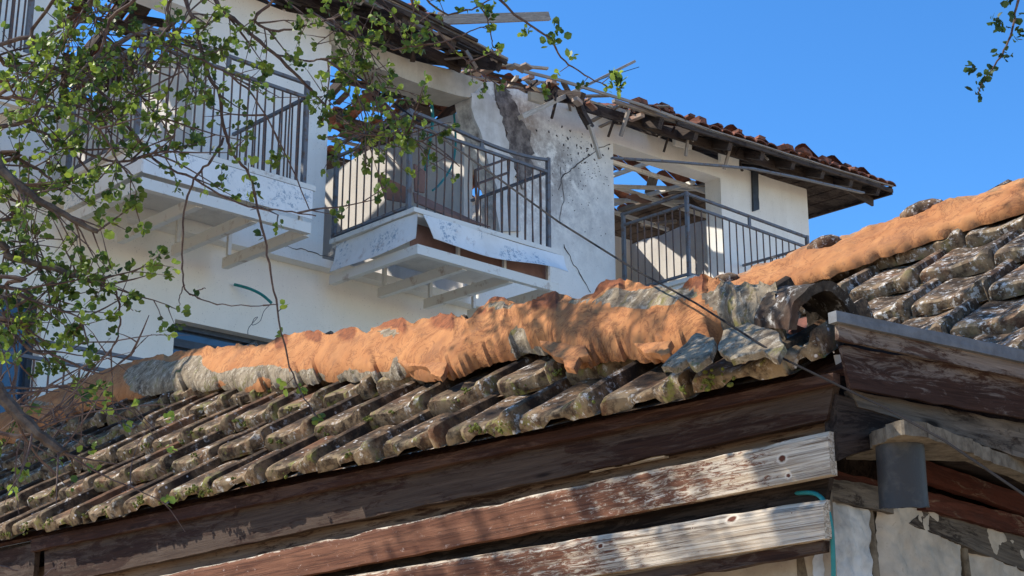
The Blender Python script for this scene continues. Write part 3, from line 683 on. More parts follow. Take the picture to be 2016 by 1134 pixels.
def cap_pt(x, th):
    C = RA(x, crestA(x), CH); base = C - nA * CH; Ft = RA(x + 18, footA(x) + 9 * nz((x * .03, 0, 0), 1.0) + 6 * nz((x * .11, 3, 0), 1.0), .012); lat = Ft - base
    lat = lat - 0 * nA; c, s_ = math.cos(th), math.sin(th)
    if th <= math.pi / 2: p = base + lat * c ** 1.55 + nA * CH * (s_ ** 1.0)
    else: p = base + lat * c * .9 + (nA * CH - Z * .12 * (-c)) * (s_ ** .75) - Z * .25 * (-c) * (-c)
    return p
def cap_mask(x, y, th):
    k = .75
    def el(cx, cy, rx, ry, v):
        nonlocal k
        d = ((x - cx) / rx) ** 2 + ((y - cy) / ry) ** 2
        if d < 1.0: k += v * (1 - d) ** .5
    if th > 2.0: k -= .1
    el(310, 742, 74, 36, -.75); el(385, 730, 60, 32, -.75); el(60, 790, 120, 12, -.5)
    el(370, 765, 120, 14, -.8); el(470, 742, 40, 20, -.7); el(530, 730, 60, 14, -.6)
    for cx, cy in ((560, 748), (610, 742), (690, 738), (740, 742)): el(cx, cy, 34, 22, -.8)
    el(780, 720, 22, 45, -.7); el(765, 655, 30, 14, -.6); el(985, 605, 45, 9, -.6); el(1020, 672, 22, 34, -1.0); el(1060, 690, 50, 18, -.7)
    el(1250, 590, 90, 22, -.75); el(1330, 582, 90, 20, -.8); el(1140, 596, 40, 8, -.5)
    el(1490, 600, 105, 70, -1.2); el(1500, 660, 90, 60, -1.2); el(1390, 610, 60, 45, .35); el(1440, 590, 60, 26, -.6); el(1370, 655, 60, 30, .2)
    el(430, 705, 40, 10, -.3); el(430, 712, 36, 22, .8); el(700, 700, 160, 30, .25); el(140, 775, 110, 22, .4)
    return max(0, min(1, k))
mb = MB(); vs = []; cs = []; ms = []; NT = 34
for i, x in enumerate(xs):
    for j in range(NT + 1):
        th = math.pi * j / NT; p = cap_pt(x, th); px, py = pix(p)
        rid = noise.noise(V((x * .022 - j * .16, j * .10, 2.2))); fl = nz(p, 16, 3); fine = nz(p, 48, 8); wr = nz((p.x * 1.2 + j * .05, p.y * 2.2 - j * .06, p.z), 9, 5)
        dirv = (p - (cap_pt(x, math.pi / 2) - nA * CH)).normalized()
        dsp = (.012 * rid + .004 * fl + .002 * fine + .004 * (1 - abs(wr) * 2.4)) * math.sin(min(th, math.pi - th) + .15)
        kx = [330, 425, 480, 570, 635, 700, 800, 900, 1000, 1100, 1230, 1390, 1600]; up_ = next((q for q in kx if q > x), 1700); lo_ = max([q for q in kx if q <= x] + [200])
        amp = min(1, max(.25, (th - .5) * 1.6)); fr = max(0.0, (x - lo_) / (up_ - lo_)); dsp += (.016 * fr ** 2.2 - .006 + .011 * max(0, 1 - abs(nz((x * .02 + j * .11, j * .07, 1), 1.6)) * 5) + .007 * max(0, 1 - abs(nz((x * .035 - j * .16, j * .1, 6), 1.3)) * 4)) * amp * (x > 240)
        if th < .5: p = p - nA * .02 * (1 - th / .5) + (nA * 0)
        q = p + dirv * dsp; vs.append(q); cs.append(q); kk_ = cap_mask(px, py, th); ms.append(1.0 + .75 * min(1, max(0, (fr - .35) * 2.5)) * min(1, max(0, (th - .95) * 4)) if kk_ > .35 and 540 < x < 1450 and th < 2.6 else kk_)
fs = [(i * (NT + 1) + j, i * (NT + 1) + j + 1, (i + 1) * (NT + 1) + j + 1, (i + 1) * (NT + 1) + j) for i in range(len(xs) - 1) for j in range(NT)]
mb.add(vs, fs, cs, ms); mb.build('mortared_hip', M_mortar, out, True)
# ragged flaps of mortar over the tile heads
def slab(mb, pts, h, th, msk, nn=None):
    P = [RA(x, y, h) for x, y in pts]; c = sum(P, V()) / len(P); n = len(P); Vv = []; nn = nA
    for rr, hh in ((1.0, -th), (1.0, 0), (.96, .002), (.5, .003)):
        for k in range(n * 4):
            a = P[(k // 4) % n]; b = P[(k // 4 + 1) % n]; p = lerp(a, b, (k % 4) / 4); p = c + (p - c) * rr
            Vv.append(p + nn * (hh + .004 * nz(p, 22, 1)) + (a - b).cross(nn).normalized() * .010 * nz(p, 30, 4))
    m = n * 4; Vv.append(c + nn * .003); F_ = []
    for r in range(3):
        for k in range(m): F_.append((r * m + k, r * m + (k + 1) % m, (r + 1) * m + (k + 1) % m, (r + 1) * m + k))
    for k in range(m): F_.append((3 * m + k, 3 * m + (k + 1) % m, 4 * m))
    mb.add(Vv, F_, None, [msk] * len(Vv))
for pts, mk, h in (([(1060, 672), (1150, 676), (1160, 700), (1140, 704), (1128, 726), (1112, 722), (1108, 706), (1085, 700)], .9, .055), ([(760, 700), (880, 695), (878, 722), (868, 742), (850, 735), (846, 722), (800, 722)], .85, .05),
                   ([(1250, 678), (1320, 672), (1318, 694), (1300, 702), (1290, 696), (1270, 698)], .85, .06)):
    mb = MB(); slab(mb, pts, h, .02, mk); mb.build('mortar_flap', M_mortar, out, True)
for pts, h in (([(1302, 722), (1340, 684), (1372, 656), (1404, 664), (1410, 678), (1398, 704), (1368, 722), (1352, 708), (1330, 724)], .085), ([(1410, 690), (1425, 652), (1470, 636), (1530, 650), (1542, 680), (1530, 706), (1500, 692), (1470, 700), (1440, 708)], .075),):
    mb = MB(); slab(mb, pts, h - .012, .018, 0.0); mb.build('cement_patch', M_mortar, out, True)

# tiles: each a solid interlocking tile with a raised rib, shallow pan and notched lower edge
def tile_mesh(mb, P, ax, sl, nn, W, Ln, seed, broken=0.0, notch=1.0):
    prof = [(0, .006), (.012, .040), (.05, .052), (.14, .053), (.28, .044), (.40, .040), (.50, .044), (.58, .050), (.66, .052), (.74, .058), (.80, .074), (.86, .078), (.905, .070), (.925, .030), (.935, .002), (1.0, .001)]
    nos = [(.0, 0), (.30, 0), (.34, .018), (.62, .018), (.66, 0), (1, 0)]
    rows = [(-.0, 0.0), (-.004, .45), (-.001, .82), (.012, .97), (.04, 1.0), (.10, 1.0), (.18, 1.0), (.27, 1.0), (Ln, 1.0)]
    vs = []; cs = []; ms = []; o = V((nz((seed, 1, 1), 3.1), nz((seed, 2, 5), 3.7), seed * .37))
    for (y, hf) in rows:
        for (x, h) in prof:
            hb = interp(nos, x) * notch - .012 * (1 - notch) if hf < .5 else 0
            ht = hb + (h - hb) * hf if hf < .5 else h * hf
            loc = V((x * W, y, ht)); q = V((x * W + seed * 3, y, seed))
            er = broken * max(0, nz((x * W, 0, seed), 18) - .12) * .18 if y < .05 else 0
            d = .003 * nz(q, 20) + .002 * nz(q, 60, 3)
            vs.append(P + ax * (x * W) + sl * (y + er + (.004 * nz(q, 40, 7) if y < .05 else 0)) + nn * (ht + d)); cs.append(tuple(vs[-1] + o * 2)); ms.append(max(0, 1 - max(y, 0) / .09))
    m = len(prof); r = len(rows)
    F_ = [(j * m + k, j * m + k + 1, (j + 1) * m + k + 1, (j + 1) * m + k) for j in range(r - 1) for k in range(m - 1)]
    mb.add(vs, F_, cs, ms)
    # underside
    b = len(vs); mb.add([P + ax * (.02 * W) + nn * .0, P + ax * (.98 * W) + nn * .0, P + ax * (.98 * W) + sl * Ln, P + ax * (.02 * W) + sl * Ln], [(0, 3, 2, 1)])
TP = rad(29)
# visible spacing runs along E (away to the left)
def tiles(mb, base, rows, e0, e1, W, exp, topfn, offs, tp=TP, brk=.5, nskip=(), wk=.985):
    for k in range(rows):
        j = 0; e = e0 + offs[k % len(offs)] * W
        while e < e1:
            s_ = k * exp; ec = e + W / 2
            if s_ < topfn(ec):
                tj = tp + rad(random.uniform(-1.4, 1.4)); sl = R * math.cos(tj) + Z * math.sin(tj); nn = -R * math.sin(tj) + Z * math.cos(tj)
                tw = random.uniform(-.012, .012)
                P = base + E * (e + W) + S * (s_ + random.uniform(-.014, .014)) + nn * random.uniform(-.004, .008)
                ax = (-E + nn * random.uniform(-.02, .02)).normalized()
                if (k, j) not in nskip: tile_mesh(mb, P, ax, (sl + E * tw).normalized(), nn, W * wk, exp + .10, random.random() * 20, brk if random.random() < .6 else 0, 1.0 if k == 0 else 0.0)
            e += W; j += 1
baseA = P0 - Z * .06
hipES = []
for x in range(-120, 1561, 60):
    q = RA(x, crestA(x), CH) - nA * CH - P0; hipES.append((q.dot(E), q.dot(S)))
hipES.sort()
def topA(e): return interp([(-1.2, -.05)] + hipES, e) + .02
WT = .345
mb = MB(); tiles(mb, baseA, 7, -.90, 8.2, WT, .325, topA, [.0, .12, -.06, .2, .05, .15, 0], nskip=()); mb.build('roof_tiles', M_tileA, out, True)
M_moss = m_flat('yellow_green_moss', (.15, .16, .035), .95, c2=(.07, .075, .025), scale=60)
def moss(n, base, emax, rows, mat, parent):
    mb = MB()
    for i in range(n):
        k = random.choice(rows); e = random.uniform(-.85, emax); s_ = k * .325 + random.uniform(-.004, .012)
        if s_ > topA(e) and parent is out: continue
        c = base + E * e + S * s_ + nA * random.uniform(.012, .05) - R * random.uniform(.0, .006)
        for _ in range(random.randint(3, 7)):
            q = c + E * random.uniform(-.022, .022) + Z * random.uniform(-.012, .012); rr = random.uniform(.003, .008)
            d = V((random.uniform(-1, 1), random.uniform(-1, 1), random.uniform(-1, 1))).normalized(); mb.tube([q - d * rr, q, q + d * rr], [rr * .5, rr, rr * .4], 5)
    o = mb.build('moss', mat, parent, True); o['kind'] = 'stuff'
moss(150, baseA, 5.5, (0, 0, 0, 1, 1, 2, 3), M_moss, out)
# boarded deck under the tiles and the far slopes behind the hip
M_deck = m_wood('dark_red_underboard', (.060, .026, .018), (.10, .055, .038), (.035, .018, .012), .3)
mb = MB()
D0 = K - E * .35 + Z * .0
def pA(e, s_, h=0): return P0 + E * e + S * s_ + nA * h
pts = [pA(-1.0, .05, -.10), pA(8.0, .05, -.10)] + [pA(e, s_, -.10) for e, s_ in reversed(hipES) if e < 8]
mb.prism(pts, -nA * .02); mb.build('roof_deck', M_deck, out)
mb = MB()
hp_ = [pA(e, s_, -.02) for e, s_ in hipES]; vs = []
hp_ = hp_[3:]
for p in hp_: vs += [p, p + R * .9 - Z * .25]
mb.add(vs, [(2 * i, 2 * i + 1, 2 * i + 3, 2 * i + 2) for i in range(len(hp_) - 1)]); mb.build('rear_slope', M_tileA, out)

# the open end of the last hip tile
def arch(cx, cy, d, r, ln, axis, upv, th=.020, squash=.8):
    ax = axis.normalized(); sd = ax.cross(upv).normalized(); uu = sd.cross(ax).normalized(); c = Q(cx, cy, d); n = 22; mm = 12
    mb = MB(); vs = []; ms = []
    for lay, rr in ((0, r), (1, r - th)):
        for j in range(mm + 1):
            t = j / mm
            for k in range(n + 1):
                a = -.18 + (math.pi + .36) * k / n; rad_ = rr * (1 - .10 * t) + (.006 if t == 0 and lay == 0 else 0) + .005 * nz((k * .3, t * 2, lay * 0 + 3), 1.4) + .004 * nz((k * .9, t * 6, 3), 1.4)
                vs.append(c - ax * (ln * t - .012 * nz((k * .5, 0, 1), 1.3) * (1 - t)) + sd * math.cos(a) * rad_ * 1.0 + uu * math.sin(a) * rad_ * squash); ms.append(0.0)
    m = n + 1; o2 = (mm + 1) * m; F_ = []
    for j in range(mm):
        for k in range(n): F_ += [(j * m + k, j * m + k + 1, (j + 1) * m + k + 1, (j + 1) * m + k), (o2 + j * m + k, o2 + (j + 1) * m + k, o2 + (j + 1) * m + k + 1, o2 + j * m + k + 1)]
    for k in range(n): F_ += [(k, o2 + k, o2 + k + 1, k + 1)]
    for j in range(mm): F_ += [(j * m, (j + 1) * m, o2 + (j + 1) * m, o2 + j * m), (j * m + n, o2 + j * m + n, o2 + (j + 1) * m + n, (j + 1) * m + n)]
    mb.add(vs, F_, None, ms); return mb
hd = (pA(*hipES[0]) - pA(*hipES[6])).normalized()
M_arch = m_tile('dark_lichened_ridge_tile', (.05, .042, .035), (.10, .08, .06), .5, .8, .1)
arch(1622, 645, 4.07, .112, .17, hd + V((.10, 0, -.05)), Z, squash=1.05).build('hip_end_tile', M_arch, out, True)
# clay pieces stuffed under the open end
mb = MB(); P = [Q(1556, 632, 4.5), Q(1600, 620, 4.5), Q(1612, 640, 4.4), Q(1596, 650, 4.35), Q(1570, 640, 4.35), Q(1552, 655, 4.4)]
mb.prism(P, V((0, .02, -.02))); mb.build('clay_shard', M_clay, out)
mb = MB()
tile_mesh(mb, Q(1545, 735, 4.02), (Q(1630, 700, 4.0) - Q(1545, 735, 4.02)).normalized(), (R * math.cos(TP) + Z * math.sin(TP)), (-R * math.sin(TP) + Z * math.cos(TP)), .115, .3, 3.3)
mb.build('cut_tile', M_tileA, out, True)
# solid core of the building (walls), just inside the boards
core_top = 2.46
M_stone = m_plaster('rough_grey_stone', (.42, .37, .30), (.25, .21, .17), grime=.4, scale=3)
M_void = m_wood('gap_shade_timber', (.022, .014, .011), (.06, .042, .032), (.012, .009, .007), .45)  # near-black colour stands in for shade in the gaps and corner recess
def foot(p, z=0.0): return V((p.x, p.y, z))
kL = L(1640, 1000, .13); c3 = G3(1630, 1000, -.12)
mb = MB(); cw = [kL, kL + E * 7.5, kL + E * 7.5 + R * 3, c3 + R3 * 4.5, c3]
mb.prism([foot(p, 0) for p in cw], Z * 2.27); mb.build('stone_wall', M_stone, out)
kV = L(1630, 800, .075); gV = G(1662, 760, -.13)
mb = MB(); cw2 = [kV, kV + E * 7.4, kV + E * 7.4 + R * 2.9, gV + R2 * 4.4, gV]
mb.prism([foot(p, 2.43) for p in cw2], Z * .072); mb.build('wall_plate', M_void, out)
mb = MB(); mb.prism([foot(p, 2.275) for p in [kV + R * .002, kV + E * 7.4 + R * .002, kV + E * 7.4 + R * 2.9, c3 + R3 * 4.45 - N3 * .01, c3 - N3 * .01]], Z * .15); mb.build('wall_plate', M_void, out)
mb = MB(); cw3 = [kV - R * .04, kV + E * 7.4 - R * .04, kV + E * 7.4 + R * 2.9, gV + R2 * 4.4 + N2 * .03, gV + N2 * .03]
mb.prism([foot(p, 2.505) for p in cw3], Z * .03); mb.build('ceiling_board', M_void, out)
# --- left face boards
M_fascia = m_wood('dark_brown_fascia', (.050, .024, .016), (.085, .058, .042), (.032, .019, .014), .45)
def kn(TLp, TRp, r_, sd, lst):
    TL = L(*TLp, r_); d = (L(*TRp, r_) - TL).normalized(); o_ = []
    for x, y, rr in lst:
        v = L(x, y, r_) - TL; a_ = v.dot(d); o_.append(((a_ + sd, (v - d * a_).length + sd * .13), rr))
    return o_
M_b2 = m_boardpaint('peeling_board_a', kn((300, 1136), (1629, 848), -.022, 11.0, [(1540, 902, .016), (1552, 935, .010)]))
M_b3 = m_boardpaint('peeling_board_b', kn((300, 1194), (1621, 980), -.022, 47.0, [(1440, 1028, .022), (1182, 1084, .014), (1365, 1048, .005), (1560, 1020, .005)]))
def lboard(name, TLp, TRp, BRp, BLp, r, dep, mat, **k):
    mb = MB(); ms0 = len(mb.v)
    board(mb, L(*TLp, r), L(*TRp, r), L(*BRp, r), L(*BLp, r), dep, -R, **k)
    # wear mask: how near the sun-beaten right end each point is
    ch = k.get('chamfer', 0); sd = k.get('seed', 0); TL_ = L(*TLp, r); ht = (L(*BLp, r) - TL_).length
    for i, p in enumerate(mb.v):
        mb.m[i] = max(0, min(1, interp(WEAR, pix(p)[0])))
        if ch and sd and (mb.c[i][1] - sd * .13) < ch * ht * .8: mb.m[i] = max(mb.m[i], .62)
    return mb.build(name, mat, out)
WEAR = [(300, .12), (700, .22), (1000, .45), (1300, .62), (1480, .85), (1640, 1.0)]
lboard('eave_board', (60, 1062), (1640, 733), (1640, 754), (60, 1086), -.035, .03, M_deck, rough=.004)
lboard('fascia_board', (88, 1078), (1641, 757), (1628, 826), (88, 1154), 0, .03, M_fascia, rough=.005, seed=3.3)
lboard('inner_board', (60, 1120), (1625, 822), (1625, 872), (60, 1200), .055, .02, m_wood('dull_inner_board', (.07, .035, .022), (.22, .15, .10), (.10, .06, .04), .5), rough=.002)
WEAR = [(300, .05), (900, .24), (1150, .42), (1344, .52), (1500, .58), (1580, .78), (1640, .95)]
lboard('peeling_board', (300, 1136), (1629, 848), (1636, 934), (300, 1190), -.022, .03, M_b2, chamfer=.12, rough=.0028, ragged=.012, seed=11.0)
WEAR = [(500, .16), (850, .28), (1030, .44), (1160, .52), (1300, .66), (1450, .80), (1640, .95)]
lboard('peeling_board', (300, 1194), (1621, 980), (1623, 1060), (300, 1274), -.022, .03, M_b3, chamfer=.20, rough=.003, ragged=.004, seed=47.0)
lboard('lower_board', (300, 1290), (1620, 1064), (1618, 1088), (300, 1312), .0, .03, M_fascia, rough=.005)
lboard('lower_board', (300, 1190), (1634, 938), (1624, 985), (300, 1236), .05, .02, M_void, rough=.004)  # dark backing, coloured as the shade between the two peeling boards
# broken lath in the gap, coloured pale for sunlight on the inner board's edge
mb = MB(); board(mb, L(1160, 916, .02), L(1308, 888, .02), L(1308, 899, .02), L(1160, 930, .02), .02, -R, rough=.004, nl=16); mb.build('broken_lath', m_wood('sunlit_edge_lath', (.4, .3, .2), (.66, .58, .48), (.4, .3, .2), 1.0), out)
mb = MB(); board(mb, L(0, 1085, -.02), L(70, 1068, -.02), L(62, 1150, -.02), L(0, 1165, -.02), .03, -R, rough=.008, nl=8); mb.build('fascia_stub', M_fascia, out)
# --- right face: flashing and boards
def gb(name, TL, TR, BR, BL, w, dep, mat, fn=G, nv=N2, **k):
    mb = MB(); board(mb, fn(*TL, w), fn(*TR, w), fn(*BR, w), fn(*BL, w), dep, nv, **k); return mb.build(name, mat, out)
M_zinc = m_flat('dull_zinc_flashing', (.17, .175, .18), .6, .1, c2=(.09, .09, .09), scale=9)
M_weath = m_wood('weathered_brown_board', (.10, .055, .038), (.27, .21, .165), (.08, .055, .04), .5)
M_weath2 = m_wood('dark_weathered_board', (.05, .036, .028), (.17, .14, .11), (.03, .024, .02), .55)
M_redb = m_wood('red_brown_board', (.12, .036, .022), (.24, .16, .11), (.06, .035, .025), .2)
gb('flashing', (1646, 611), (2300, 748), (2300, 774), (1648, 633), .04, .03, M_zinc, rough=.0015)
gb('verge_board', (1650, 634), (2300, 775), (2300, 806), (1651, 668), .025, .012, M_weath, rough=.004)
gb('side_board', (1657, 680), (2300, 790), (2300, 872), (1673, 764), .0, .012, m_wood('brown_side_board', (.07, .035, .024), (.20, .155, .125), (.06, .04, .03), .36), rough=.005)
gb('side_board', (1678, 768), (2300, 890), (2300, 990), (1690, 800), -.045, .03, M_weath2, rough=.006)
gb('backing_board', (1652, 650), (2300, 780), (2300, 940), (1656, 870), -.10, .02, M_void, rough=.003)  # near-black colour for the shade behind the side boards
# mortar ledge and its pipe stub
zs = Q(1800, 885, 4.02).z
def ZP(x, y, z): d = ray(x, y); return CAM + d * ((z - CAM.z) / d.z)
M_cem = m_flat('rough_grey_mortar', (.20, .165, .12), .95, c2=(.09, .07, .05), scale=22)
mb = MB(); poly = [ZP(1715, 880, zs), ZP(1752, 862, zs), ZP(1785, 857, zs), ZP(1830, 862, zs), ZP(1900, 888, zs), ZP(1960, 912, zs), ZP(2100, 965, zs), ZP(2100, 990, zs), ZP(1900, 908, zs), ZP(1760, 905, zs), ZP(1665, 905, zs)]
P2 = []
for a, b in zip(poly, poly[1:] + poly[:1]):
    for k in range(6): p = lerp(a, b, k / 6); P2.append(p + V((nz(p, 30), nz(p, 30, 5), 0)) * .02)
mb.prism(P2, Z * .038); mb.build('mortar_ledge', M_cem, out)
gb('corner_block', (1648, 775), (1790, 822), (1776, 866), (1652, 905), -.05, .05, M_void, rough=.004)  # block filling the corner recess, its shade put into the colour
pc0 = Q(1770, 862, 3.98); pc1 = Q(1780, 1000, 3.95)
mb = MB(); n = 36; vs = []; rr = .0625; ax = (pc1 - pc0).normalized(); sx = ax.cross(V((0, 1, 0))).normalized(); sy = ax.cross(sx)
for lay, r_ in ((0, rr), (1, rr - .006)):
    for j in range(9):
        for k in range(n):
            a = 2 * math.pi * k / n; e_ = .004 * nz((k * .35, lay * 0, 1), 1.7) if j == 8 else 0
            vs.append(lerp(pc0, pc1, j / 8) + ax * e_ + (sx * math.cos(a) + sy * math.sin(a)) * (r_ + (.002 if j == 8 else 0)))
F_ = []
for j in range(8):
    for k in range(n):
        k2 = (k + 1) % n; F_ += [(j * n + k, (j + 1) * n + k, (j + 1) * n + k2, j * n + k2), (9 * n + j * n + k, 9 * n + j * n + k2, 9 * n + (j + 1) * n + k2, 9 * n + (j + 1) * n + k)]
for k in range(n): F_.append((8 * n + k, 17 * n + k, 17 * n + (k + 1) % n, 8 * n + (k + 1) % n))
mb.add(vs, F_); mb.build('drain_pipe', m_flat('dark_grey_metal_pipe', (.030, .030, .031), .5, 0, c2=(.075, .068, .060), scale=9, rng=(.5, .7)), out, True)
# lower boards on the right, fanning away under the ledge
gb('lower_side_board', (1640, 925), (2300, 1085), (2300, 1125), (1640, 962), -.03, .03, M_redb, G3, N3, rough=.005)
gb('lower_side_board', (1636, 940), (1760, 965), (1760, 1010), (1634, 982), .0, .02, M_weath2, G3, N3, rough=.006, nl=16)
gb('lower_side_board', (1821, 907), (2300, 1068), (2300, 1105), (1821, 945), .02, .03, M_redb, G3, N3, rough=.005)
gb('lower_side_board', (1825, 968), (2300, 1092), (2300, 1128), (1822, 1002), .01, .03, M_redb, G3, N3, rough=.006)
gb('lower_side_board', (1820, 1004), (2300, 1132), (2300, 1240), (1790, 1030), -.015, .03, M_weath2, G3, N3, rough=.006)
# rubble stones of the right-hand wall
M_rub = m_plaster('pale_rubble_stone', (.50, .44, .36), (.34, .29, .23), grime=.35, scale=4)
M_rubw = m_plaster('whitewashed_stone', (.56, .55, .52), (.30, .29, .27), grime=.4, scale=5)
def stone(mat, x0t, x1t, x0b, x1b, y0, y1, seed):
    def fn(a, b):
        x = lerp(lerp(x0t, x1t, a), lerp(x0b, x1b, a), b); y = lerp(y0(x), y1, b); p = G3(x, y, -.05)
        ed = min(a, 1 - a, b + .2, 1 - b) * 6; ed = 1 - max(0, 1 - ed) ** 2
        return p + N3 * (.03 * ed + .014 * nz(p, 9, seed) + .008 * nz(p, 26, seed) + .004 * nz(p, 70, seed))
    mb = MB(); mb.grid(fn, 44, 60); return mb.build('stone', mat, out, True)
yt = lambda x: 960 + (x - 1640) * .26
stone(M_rubw, 1600, 1702, 1600, 1722, yt, 1240, 1.0); stone(M_rub, 1722, 1882, 1738, 1902, yt, 1250, 4.0); stone(M_rub, 1900, 2110, 1920, 2120, yt, 1290, 8.0)
mb = MB(); mb.prism([G3(1600, 955, -.055), G3(2300, 1130, -.055), foot(G3(2300, 1300, -.055)), foot(G3(1600, 1240, -.055))], -N3 * .06); mb.build('mortar_bed', M_cem, out)
# thin joint fillets
for x0, x1 in ((1706, 1731), (1890, 1912)):
    mb = MB(); P = [G3(lerp(x0, x1, k / 9), lerp(yt(x0) , 1200, k / 9), -.038) for k in range(10)]; mb.tube(P, .014, 8); mb.build('mortar_joint', M_cem, out, True)
# paper scrap in the corner gap
mb = MB(); mb.prism([Q(1641, 699, 4.05), Q(1655, 698, 4.05), Q(1660, 724, 4.05), Q(1648, 727, 4.05)], V((0, .003, 0))); tag(mb.build('paper_scrap', m_flat('white_paper', (.75, .74, .7), var=.1), None, loc=Q(1650, 710, 4.05)), 'small white scrap stuck in the gap at the roof corner', 'paper scrap')
# teal hose at the corner
b = MB(); P = [Q(1560, 972, 4.10), Q(1595, 970, 4.02), Q(1615, 978, 3.97), Q(1628, 1000, 3.94), Q(1637, 1040, 3.93), Q(1640, 1090, 3.93), Q(1641, 1180, 3.94), Q(1640, 1500, 4.0)]; PP = []
for i in range(len(P) - 1):
    a = P[max(i - 1, 0)]; b0 = P[i]; c = P[i + 1]; d = P[min(i + 2, len(P) - 1)]
    for k in range(6):
        t = k / 6; PP.append(.5 * ((2 * b0) + (c - a) * t + (2 * a - 5 * b0 + 4 * c - d) * t * t + (3 * b0 - a - 3 * c + d) * t ** 3))
b.tube(PP + [P[-1]], .0062, 8); tag(b.build('garden_hose', M_teal, None, True, loc=P[0]), 'teal hose running down the corner of the stone wall beside the boards', 'hose')
# overhead cable from the ruin to the outbuilding
P = []
cab = [(690, 140, 14.0), (790, 214, 13.2), (985, 354, 8.4), (1100, 437, 6.1), (1250, 531, 4.75), (1370, 597, 4.3), (1540, 705, 3.85), (1740, 802, 3.6), (1860, 868, 3.4), (2040, 990, 3.2), (2300, 1180, 3.0)]
for (a, c) in zip(cab, cab[1:]):
    for k in range(5): t = k / 5; P.append(Q(lerp(a[0], c[0], t), lerp(a[1], c[1], t), 1 / lerp(1 / a[2], 1 / c[2], t)))
b = MB(); b.tube(P, [.0034 * min(2.2, max(.9, (p - CAM).length / 5)) for p in P], 6); tag(b.build('overhead_cable', m_flat('black_cable_sheath', (.02, .018, .018), .9), None, True, loc=P[0]), 'thin dark cable crossing the picture from the middle balcony down over the roof corner', 'cable')

# ================================================================== THE ROOF BEHIND AT RIGHT
random.seed(5)
PC = Q(1672, 570, 6.55)
c1 = PC
nb_ = thing('neighbouring_outbuilding', foot(PC + R * 1.5), 'outbuilding behind at right with pale-lichened tiled roof and straight orange mortared ridge', 'outbuilding')
def RC(x, y, h=0.0): return I(x, y, PC + nA * h, nA)
def crestC(x): return interp([(1380, 572), (1430, 548), (1480, 527), (1560, 500), (1600, 482), (1640, 472), (1700, 450), (1760, 430), (1850, 404), (1940, 378), (2016, 353), (2300, 262)], x)
def footC(x): return interp([(1380, 602), (1450, 574), (1560, 545), (1640, 518), (1760, 476), (1860, 442), (1950, 415), (2016, 394), (2300, 302)], x)
CHC = .05
mb = MB(); vs = []; cs = []; ms = []; xs = [1370 + 7 * i for i in range(134)]
for x in xs:
    C = RC(x, crestC(x), CHC); base = C - nA * CHC; Ft = RC(x + 14, footC(x) + 7 + 7 * nz((x * .04, 0, 0), 1.0), .035); lat = Ft - base
    for j in range(25):
        th = math.pi * j / 24; c = math.cos(th); s_ = math.sin(th)
        if th <= math.pi / 2: p = base + lat * c ** 1.5 + nA * CHC * s_
        else: p = base - lat.normalized() * .22 * (-c) + nA * CHC * s_ ** .75 - Z * .14 * c * c
        if th < .4: p = p - nA * .03 * (1 - th / .4)
        p = p + nA * (.018 * nz(p, 7, 2) + .012 * nz(p, 17, 4) + .006 * nz(p, 45, 5)) * s_; vs.append(p); cs.append(p); ms.append(1.1 if j < 11 else .45)
m = 25; mb.add(vs, [(i * m + j, i * m + j + 1, (i + 1) * m + j + 1, (i + 1) * m + j) for i in range(len(xs) - 1) for j in range(24)], cs, ms); mb.build('mortared_ridge', M_mortar, nb_, True)
for (x, y, l_) in ((1622, 482, .16), (1815, 414, .20), (1424, 556, .16)):
    c = RC(x, y, .05); d = (RC(x + 30, y - 11, .05) - c).normalized(); mb = MB(); mb.tube([c - d * l_ * .5, c - d * l_ * .3, c, c + d * l_ * .3, c + d * l_ * .5], [.02, .038, .045, .036, .015], 9); mb.build('ridge_tile_end', M_tileC, nb_, True)
q0 = RC(1450, 600) - PC; q1 = RC(2300, 290) - PC
mb = MB()
def topC(e): return 9
baseC = PC - Z * .055
for k in range(-6, 6):
    pass
hipC = sorted(((RC(x, (crestC(x) + footC(x)) / 2) - PC).dot(E), (RC(x, (crestC(x) + footC(x)) / 2) - PC).dot(S)) for x in range(1380, 2301, 60))
def topC2(e): return interp(hipC, e) + 4 * .325 + .02
tiles(mb, baseC - S * (4 * .325), 10, -2.9, 3.5, WT, .325, topC2, [.3, .0, .22, .1, .4, .15], brk=.35, wk=1.04); mb.build('roof_tiles', M_tileC, nb_, True)
mb = MB(); cp = lambda e, s_, h=0: PC + E * e + S * s_ + nA * h
pts = [cp(-2.9, -1.35, -.12), cp(3.5, -1.35, -.12)] + [cp(e, s_, -.12) for e, s_ in reversed(hipC)]
mb.prism([cp(-2.9, -1.35, -.12), cp(3.5, -1.35, -.12), cp(3.5, topC2(3.5) - 1.32, -.12), cp(-2.9, topC2(-2.9) - 1.32, -.12)], -nA * .02); mb.build('roof_deck', M_deck, nb_)
a = cp(3.5, topC2(3.5) - 1.32, -.02); b = cp(-2.9, topC2(-2.9) - 1.32, -.02)
mb = MB(); mb.prism([a, b, b + R * 2 - Z * 1.2, a + R * 2 - Z * 1.2], -Z * .03); mb.build('rear_slope', M_tileC, nb_)
a = cp(3.3, -.2); b = cp(-1.2, -.2)
mb = MB(); mb.prism([foot(a), foot(b), foot(b + R * 3.4), foot(a + R * 3.4)], Z * (a.z - .15)); mb.build('stone_wall', M_stone, nb_)

